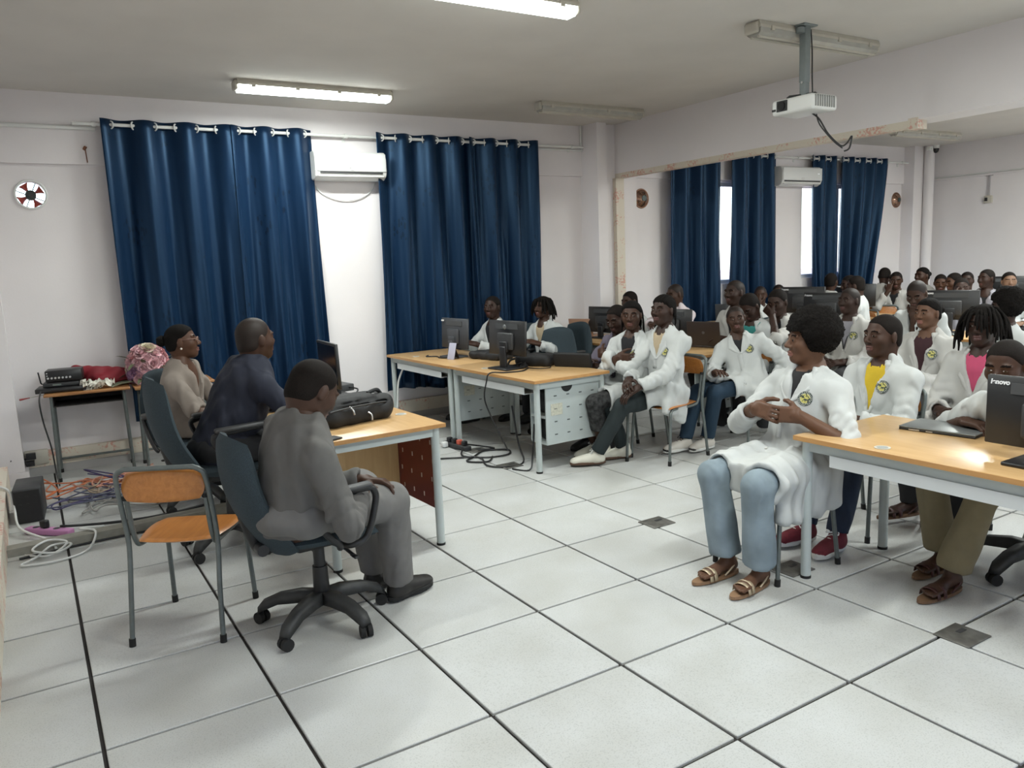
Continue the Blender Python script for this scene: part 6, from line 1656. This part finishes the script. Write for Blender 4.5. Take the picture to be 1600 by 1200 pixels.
# equipment box and cables at the far end of the presenters' desk
o = thing('network_box', 'flat black box with cables at the far end of the presenters desk', 'electronics', (1.80, 2.62, DZ), RY(10))
m = MB(); m.rbox((0, 0, 0.03), (0.20, 0.22, 0.05), 0.006, 2); m.build('case', M_DARK, o)
cable('cable', 'black cable looping off the flat box on the presenters desk', [(1.87, 2.55, DZ+0.03), (1.90, 2.42, DZ+0.03), (1.845, 2.34, DZ+0.007), (1.80, 2.40, DZ+0.007), (1.72, 2.38, DZ+0.007)], 0.006, M_BLACK)
cable('cable', 'black cable lying beside the dark monitor on the presenters desk', [(1.72, 2.30, DZ+0.007), (1.78, 2.22, DZ+0.007), (1.72, 2.14, DZ+0.007), (1.66, 2.20, DZ+0.007)], 0.006, M_BLACK)
m = MB(); m.rbox((1.205, 1.045, DZ+0.006), (0.15, 0.075, 0.010), 0.004, 2, rot=(0, 0, 0.3)); tag(m.build('mobile_phone', M_BLACK), 'black phone on the near edge of the presenters desk', 'phone')
for k, (x, y, r_) in enumerate(((1.40, 2.30, 0.3), (1.36, 2.33, 0.7))):
    m = MB(); m.box((0, 0, 0.001+0.002*k), (0.21, 0.297, 0.0016)); tag(m.build('paper_sheet', M_WHITE, None, (x, y, DZ), (0, 0, r_)), ('lower', 'upper')[k]+' white paper sheet on the presenters desk beside the navy shirt', 'paper', 'paper sheets on the presenters desk')
m = MB(); m.cyl((1.62, 1.80, DZ+0.004), (1.74, 1.84, DZ+0.004), 0.004, seg=8); tag(m.build('pen', M_CREAM), 'pale pen on the presenters desk behind the backpack', 'pen')
# bags on the near student desk
o = lump('handbag', 'black handbag lying on the near desk beside the empty swivel chair', 'bag', [U(box_fn((0, 0, 0.05), (0.17, 0.10, 0.05), 0.045), 0.02), U(ell_fn((-0.12, 0, 0.045), (0.08, 0.09, 0.045)), 0.03)], M_BAG, 0.009, fold_noise(0.01, 50, 23), (3.60, 2.66, DZ), RY(-62))
m = MB(); m.tube(spline([(-0.15, -0.05, 0.06), (-0.20, -0.09, 0.05), (-0.21, -0.12, 0.012), (-0.15, -0.14, 0.010), (-0.08, -0.11, 0.03)], 5), 0.009, 6); m.build('strap', M_BAG, o)
o = thing('laptop', 'dark closed laptop case leaning on the handbag', 'laptop', (3.70, 2.30, DZ), RY(-62)); m = MB(); m.rbox((0, 0.03, 0.06), (0.34, 0.035, 0.125), 0.012, 2, rot=(0.25, 0, 0)); m.build('case', M_BAG, o)
o = lump('bag', 'flat black bag on the desk in front of the student behind the monitor', 'bag', [U(box_fn((0, 0, 0.035), (0.20, 0.11, 0.036), 0.03), 0.02), U(ell_fn((0.05, 0.02, 0.06), (0.12, 0.08, 0.03)), 0.03)], M_BAG, 0.009, fold_noise(0.010, 50, 24), (3.56, 3.36, DZ), RY(-75))

# ------------------------------------------------------------------ side tables: electronics, red bag, tissues, flowers
TZ = 0.715
o = thing('media_player', 'flat black box at the bottom of the electronics stack', 'electronics', (0.135, 4.44, TZ), RY(-8)); m = MB(); m.rbox((0, 0, 0.022), (0.36, 0.24, 0.036), 0.004, 1); m.build('case', M_BLACK, o)
m = MB(); m.box((-0.10, -0.121, 0.024), (0.06, 0.002, 0.008)); m.build('badge', M_DARK, o)
o = thing('router', 'black router with an upright antenna in the electronics stack', 'router', (0.14, 4.45, TZ+0.042), RY(-8)); m = MB(); m.rbox((0, 0, 0.020), (0.26, 0.17, 0.034), 0.006, 2); m.build('case', M_DARK, o)
m = MB(); m.tube([(-0.145, 0.02, 0.02), (-0.155, 0.02, 0.03), (-0.165, 0.02, 0.12)], 0.006, 6); m.build('antenna', M_BLACK, o)
m = MB(); m.box((-0.03, -0.086, 0.02), (0.06, 0.003, 0.012)); m.build('display', mat('grey_green_lcd', (0.16, 0.19, 0.17), 0.3), o)
o = thing('amplifier', 'black amplifier with silver sockets on top of the electronics stack', 'amplifier', (0.165, 4.46, TZ+0.082), RY(-8)); m = MB(); m.rbox((0, 0, 0.048), (0.26, 0.20, 0.090), 0.004, 1); m.build('case', M_BLACK, o)
for k in range(7):
    m = MB(); m.cyl((-0.11+0.026*k, -0.1, 0.035), (-0.11+0.026*k, -0.108, 0.035), 0.008, seg=10); m.build('socket', M_SILVER, o)
for k in range(2):
    m = MB(); m.cyl((-0.115, -0.1, 0.075-0.02*k), (-0.115, -0.106, 0.075-0.02*k), 0.005, seg=8); m.build('screw', M_SILVER, o)
o = lump('cloth_bag', 'crumpled red cloth bag behind the electronics on the side table', 'bag', [U(cap_fn((-0.12, 0.04, 0.12), (0.22, -0.02, 0.06), 0.055, 0.070), 0.03), U(cap_fn((-0.05, 0, 0.05), (0.26, 0.0, 0.05), 0.05, 0.05), 0.04), U(ell_fn((-0.15, 0.04, 0.155), (0.045, 0.03, 0.035)), 0.02), U(cap_fn((0.0, -0.06, 0.06), (0.24, -0.06, 0.045), 0.04, 0.04), 0.04)],
         mat('crimson_cloth', (0.22, 0.008, 0.018), 0.7, noise=(10, 0.2)), 0.008, fold_noise(0.016, 60, 31), (0.40, 4.545, TZ), RY(-4))
o = thing('tissue_pile', 'crumpled white tissues at the front edge of the side table', 'tissues', (0.36, 4.34, TZ), 0)
for k in range(6):
    V = []; F = []; n = 6; r_ = np.random.default_rng(50+k)
    for j in range(n):
        for i in range(n): V.append(((i/(n-1)-0.5)*0.11, (j/(n-1)-0.5)*0.10, 0.03+0.035*math.sin(i*1.5+k)*math.cos(j*1.2+k*2)+r_.normal(0, 0.004)))
    for j in range(n-1):
        for i in range(n-1): F.append((j*n+i, j*n+i+1, (j+1)*n+i+1, (j+1)*n+i))
    m = MB(); m.add(V, F, 0, False, Matrix.Translation((-0.08+0.035*k, 0.01*(-1)**k, 0.012)) @ Euler((r_.normal(0, 0.4), r_.normal(0, 0.4), r_.uniform(0, 3))).to_matrix().to_4x4()); t_ = m.build('tissue', mat('tissue_white', (0.70, 0.68, 0.60), 0.9), o)
    sd = t_.modifiers.new('thickness', 'SOLIDIFY'); sd.thickness = 0.002
# bouquet
def flower_mesh(name, m_, seed, n=22):
    r = np.random.default_rng(seed); mb = MB()
    for k in range(n):
        q = k/n; ang = k*2.399; tilt = 0.10+1.25*q; ln = 0.022+0.030*q; wd = 0.018+0.024*q
        V = []; F = []
        for j in range(4):
            v_ = j/3
            for i in range(5):
                u_ = i/4-0.5
                cup = 0.55*(1-0.5*q)
                x = u_*wd*2*math.sin(PI*(0.25+0.55*v_)); y = -abs(u_)**2*wd*cup*2.2+0.012*q; z = v_*ln
                y += v_**2*ln*0.35*q*1.4+r.normal(0, 0.0012)
                V.append((x, y, z))
        for j in range(3):
            for i in range(4): F.append((j*5+i, j*5+i+1, (j+1)*5+i+1, (j+1)*5+i))
        T = Matrix.Rotation(ang, 4, 'Z') @ Matrix.Rotation(-tilt+0.2, 4, 'X') @ Matrix.Translation((0, 0.004+0.006*q, 0))
        mb.add(V, F, 0, True, T)
    me = mb.mesh(name, m_); return me
bq = thing('flower_bouquet', 'bouquet of pink, mauve and cream artificial roses on the side table', 'flowers', (0.76, 4.33, TZ), 0)
FM = [flower_mesh('flower', mat('pink_petal', (0.86, 0.56, 0.60), 0.6, noise=(50, 0.25)), 1), flower_mesh('flower', mat('mauve_petal', (0.50, 0.28, 0.47), 0.6, noise=(50, 0.3)), 2), flower_mesh('flower', mat('cream_petal', (0.72, 0.66, 0.50), 0.6, noise=(50, 0.2)), 3), flower_mesh('flower', mat('rose_petal', (0.78, 0.42, 0.44), 0.6, noise=(50, 0.25)), 4)]
r_ = np.random.default_rng(77)
cent = np.array((0.02, 0.03, 0.13)); k = 0
for i in range(46):
    a = i*2.399963; zz = 1-(i+0.5)/46*1.55; rr = math.sqrt(max(0, 1-zz*zz)); d = np.array((rr*math.cos(a), rr*math.sin(a), zz))
    p_ = cent+d*np.array((0.165, 0.135, 0.20))
    if p_[2] < 0.03: p_[2] = 0.03
    lowleft = p_[2] < 0.12 and p_[0] < 0.06
    c = 1 if (lowleft and r_.random() < 0.8) else (2 if (p_[0] < -0.09 and r_.random() < 0.6) or (p_[2] > 0.30 and r_.random() < 0.6) else (3 if r_.random() < 0.22 else 0))
    f = link('flower', FM[c], bq, tuple(p_-d*0.02)); f.rotation_mode = 'QUATERNION'; f.rotation_quaternion = Vector(d).to_track_quat('Z', 'Y'); sc = r_.uniform(0.95, 1.4); f.scale = (sc, sc, sc)
V, F = sdf_mesh([U(ell_fn(cent, (0.14, 0.11, 0.17), cut=((0, 0, 0.004), (0, 0, -1))), 0)], 0.012, fold_noise(0.012, 60, 3, ridge=False)); link('inner_foliage', fast_mesh('inner_foliage', V, F, mat('pink_mass', (0.74, 0.46, 0.50), 0.8, noise=(30, 0.3))), bq)
lm = MB(); lm.add([(0, 0, 0), (-0.02, 0.035, 0.006), (0, 0.03, 0), (0.02, 0.035, 0.006), (-0.016, 0.07, 0.0), (0, 0.065, -0.006), (0.016, 0.07, 0), (0, 0.11, -0.012)], [(0, 2, 1), (0, 3, 2), (1, 2, 5, 4), (2, 3, 6, 5), (4, 5, 7), (5, 6, 7)], 0, True); lme = lm.mesh('leaf', mat('olive_leaf', (0.10, 0.11, 0.06), 0.6))
for i in range(16):
    a = r_.uniform(0, 2*PI); z0 = r_.uniform(0.02, 0.26); lf = link('leaf', lme, bq, (0.02+0.15*math.cos(a), 0.03+0.11*math.sin(a), z0), (r_.uniform(-0.5, 0.9), 0, a-PI/2))
    sd = None
m = MB()
for k in range(5): m.tube(spline([(-0.10, -0.02+0.02*k, 0.03), (-0.20, -0.03+0.03*k, 0.025), (-0.28, -0.06+0.035*k, 0.008)], 4), 0.005, 5)
m.build('stems', mat('stem_green', (0.16, 0.17, 0.11), 0.7), bq)['kind'] = 'stuff'
cable('cable', 'black cable hanging from the electronics to the floor', [(-0.02, 4.30, TZ+0.03), (-0.04, 4.24, TZ-0.05), (-0.03, 4.24, 0.5), (0.0, 4.22, 0.3), (0.01, 4.20, 0.12), (0.02, 4.10, 0.01)], 0.006, M_BLACK)

# ------------------------------------------------------------------ things on the floor
o = thing('power_unit', 'black box-shaped power unit on the floor by the left duct', 'power unit', (-0.175, 3.36, 0), RY(-4))
m = MB(); m.rbox((0, 0, 0.118), (0.165, 0.36, 0.235), 0.005, 1); m.build('case', M_DARK, o)
for k in range(6): m = MB(); m.cyl((-0.045+0.045*(k % 3), -0.18, 0.13+0.05*(k//3)), (-0.045+0.045*(k % 3), -0.185, 0.13+0.05*(k//3)), 0.009, seg=10); m.build('socket', M_BLACK, o)
m = MB(); m.box((0, -0.181, 0.118), (0.15, 0.003, 0.215)); m.build('rear_plate', M_BLACK, o)
o = thing('power_strip', 'pink power strip on the floor in front of the power unit', 'power strip', (-0.085, 2.815, 0), RY(-46)); m = MB(); m.rbox((0, 0, 0.022), (0.34, 0.062, 0.042), 0.010, 2); m.build('case', mat('lilac_pink', (0.50, 0.22, 0.42), 0.5), o)
for k in range(3): m = MB(); m.cyl((-0.10+0.08*k, 0, 0.043), (-0.10+0.08*k, 0, 0.0445), 0.020, seg=14); m.build('outlet', M_DARK, o)
m = MB(); m.rbox((-0.03, 0, 0.07), (0.05, 0.04, 0.05), 0.01, 2); m.build('plug', M_BLACK, o)
o = tag(MB().box2((-0.27, 2.50, 0.0), (1.55, 2.60, 0.048)).build('cable_cover', mat('dusty_grey_plastic', (0.30, 0.29, 0.25), 0.7, noise=(12, 0.25))), 'long dusty grey cable cover lying across the floor', 'cable cover'); o.rotation_euler = (0, 0, 0.035)
o.location = (0, -0.02, 0)
def squiggle(n, x0, x1, y0, y1, seed, z=0.008, up=0.0):
    r = np.random.default_rng(seed); P = []
    for i in range(n): P.append((r.uniform(x0, x1), r.uniform(y0, y1), z+up*max(0, r.normal(0, 1))))
    return P
WIRES = [('orange', (0.55, 0.16, 0.06)), ('violet', (0.07, 0.055, 0.16)), ('violet', (0.07, 0.055, 0.16)), ('grey', (0.30, 0.29, 0.27)), ('grey', (0.30, 0.29, 0.27)), ('beige', (0.42, 0.33, 0.24)), ('orange', (0.55, 0.16, 0.06)), ('blue-grey', (0.10, 0.11, 0.17)), ('salmon', (0.60, 0.28, 0.20))]
wl_ = ['orange wire in the tangle under the side table', 'violet wire arching highest in the floor tangle', 'dark violet wire running through the floor tangle', 'grey wire spread at the near side of the tangle', 'grey wire looping towards the empty chair', 'beige wire in the middle of the tangle', 'orange wire at the left end of the tangle', 'blue-grey wire leading to the power unit', 'salmon wire at the far side of the tangle']
ar = [(0.0, 0.55, 3.75, 4.25, 0.012), (0.1, 0.55, 3.55, 4.05, 0.07), (-0.05, 0.55, 3.35, 3.9, 0.02), (0.0, 0.5, 2.95, 3.6, 0.0), (0.1, 0.65, 2.9, 3.5, 0.0), (0.05, 0.55, 3.5, 4.0, 0.02), (-0.12, 0.25, 3.6, 4.2, 0.02), (-0.1, 0.4, 3.3, 3.8, 0.01), (0.1, 0.75, 3.7, 4.3, 0.01)]
for k, (nm, c) in enumerate(WIRES):
    a_ = ar[k]; cable('wire', wl_[k], squiggle(12 if k not in (1, 3, 4) else 8, *a_[:4], 90+k, 0.008+0.004*k, a_[4]), 0.0055, mat('wire_'+nm, c, 0.5), 'cable', 'tangled wires on the floor', 8)
cable('wire', 'white cable coming over the left duct beside the power unit', [(-0.36, 3.55, 0.20), (-0.29, 3.40, 0.19), (-0.265, 3.15, 0.12), (-0.24, 2.90, 0.05), (-0.10, 2.66, 0.012), (-0.06, 2.45, 0.012)], 0.008, M_WHITE, 'cable')
cable('wire', 'coil of white cable at the left end of the cable cover', [(-0.22, 2.42, 0.012), (-0.10, 2.30, 0.02), (0.0, 2.40, 0.05), (-0.10, 2.48, 0.06), (-0.18, 2.36, 0.05), (-0.06, 2.30, 0.03), (0.02, 2.42, 0.03), (-0.08, 2.46, 0.03), (-0.16, 2.32, 0.02), (-0.24, 2.24, 0.01), (-0.05, 2.20, 0.01), (0.10, 2.30, 0.01), (0.16, 2.50, 0.055), (0.08, 2.62, 0.055), (0.22, 2.74, 0.01)], 0.007, M_WHITE, 'cable')
cable('wire', 'black cable running along behind the cable cover', [(-0.02, 2.74, 0.06), (0.10, 2.82, 0.02), (0.30, 2.78, 0.01), (0.55, 2.74, 0.01), (0.9, 2.80, 0.01)], 0.009, M_BLACK, 'cable')
cable('wire', 'black cable along the near side of the cable cover', [(-0.25, 2.38, 0.01), (0.1, 2.43, 0.01), (0.5, 2.44, 0.01), (1.0, 2.46, 0.01)], 0.008, M_BLACK, 'cable')
cable('wire', 'black cable curled under the flower table', [(0.60, 4.30, 0.01), (0.75, 4.15, 0.01), (0.95, 4.10, 0.01), (1.05, 4.0, 0.01), (0.9, 3.92, 0.01), (0.78, 4.0, 0.01), (0.95, 4.08, 0.01)], 0.008, M_BLACK, 'cable')
# power strip and cables by the near student desk
o = thing('power_strip', 'black power strip full of plugs beside the desk leg', 'power strip', (3.03, 3.12, 0), RY(97)); m = MB(); m.rbox((0, 0, 0.022), (0.36, 0.065, 0.042), 0.008, 2); m.build('case', M_DARK, o)
for k in range(4):
    m = MB(); m.rbox((-0.12+0.075*k, 0, 0.062), (0.042, 0.045, 0.045), 0.008, 2); m.build('plug', M_BLACK if k != 1 else mat('red_glow_switch', (0.55, 0.10, 0.06), 0.4), o)
m = MB(); m.rbox((0.10, 0.06, 0.03), (0.05, 0.05, 0.05), 0.01, 2); m.build('adapter', M_WHITE, o)
cl = [[(3.05, 3.25, 0.06), (3.12, 3.36, 0.12), (3.18, 3.40, 0.35), (3.22, 3.42, 0.62)], [(3.0, 2.95, 0.03), (2.92, 2.80, 0.01), (3.06, 2.62, 0.01), (3.24, 2.60, 0.01), (3.32, 2.74, 0.01), (3.15, 2.84, 0.01), (2.98, 2.72, 0.01), (2.86, 2.62, 0.01), (2.98, 2.50, 0.01), (3.10, 2.62, 0.01)],
      [(2.60, 2.92, 0.01), (2.85, 2.78, 0.01), (3.0, 2.66, 0.01), (2.92, 2.40, 0.01), (3.02, 2.26, 0.01), (3.20, 2.30, 0.01), (3.22, 2.40, 0.15), (3.20, 2.44, 0.45)], [(3.02, 2.18, 0.01), (3.10, 2.06, 0.01), (3.16, 2.10, 0.10), (3.20, 2.12, 0.35)], [(3.06, 3.02, 0.05), (3.22, 3.0, 0.01), (3.26, 2.86, 0.01), (3.12, 2.90, 0.01)]]
cb = ['black cable rising from the power strip to the desk', 'black cable in loose loops in front of the power strip', 'black cable running from the presenters desk to the case holder', 'black cable rising behind the front desk leg', 'short black cable hooked over the power strip']
for k, P in enumerate(cl): cable('wire', cb[k], P, 0.0075, M_BLACK, 'cable')
cable('wire', 'white cable hanging from the cable tray near the curtain', [(3.10, 4.30, 0.62), (3.06, 4.38, 0.45), (3.05, 4.42, 0.2), (3.04, 4.46, 0.03)], 0.010, M_WHITE, 'cable')
# metal floor plates
for k, (x, y, lab) in enumerate(((3.05, 0.57, 'grey metal floor plate in the open aisle'), (3.10, -0.38, 'dark floor plate behind the sandals of the girl with the afro'), (3.07, -1.25, 'worn metal floor plate at the lower right'), (3.07, 2.30, 'floor plate under the cables by the desk leg'), (3.12, 2.93, 'floor plate beside the black power strip'))):
    o = thing('floor_plate', lab, 'floor plate', (x, y, 0)); m = MB(); m.rbox((0, 0, 0.003), (0.17, 0.15, 0.006), 0.002, 1); m.build('plate', mat('worn_plate', (0.17, 0.165, 0.15), 0.45, metal=0.5, noise=(25, 0.35)), o)
    m = MB(); m.box((0.03, 0.02, 0.0065), (0.05, 0.02, 0.002)); m.build('flap', M_DARK, o)
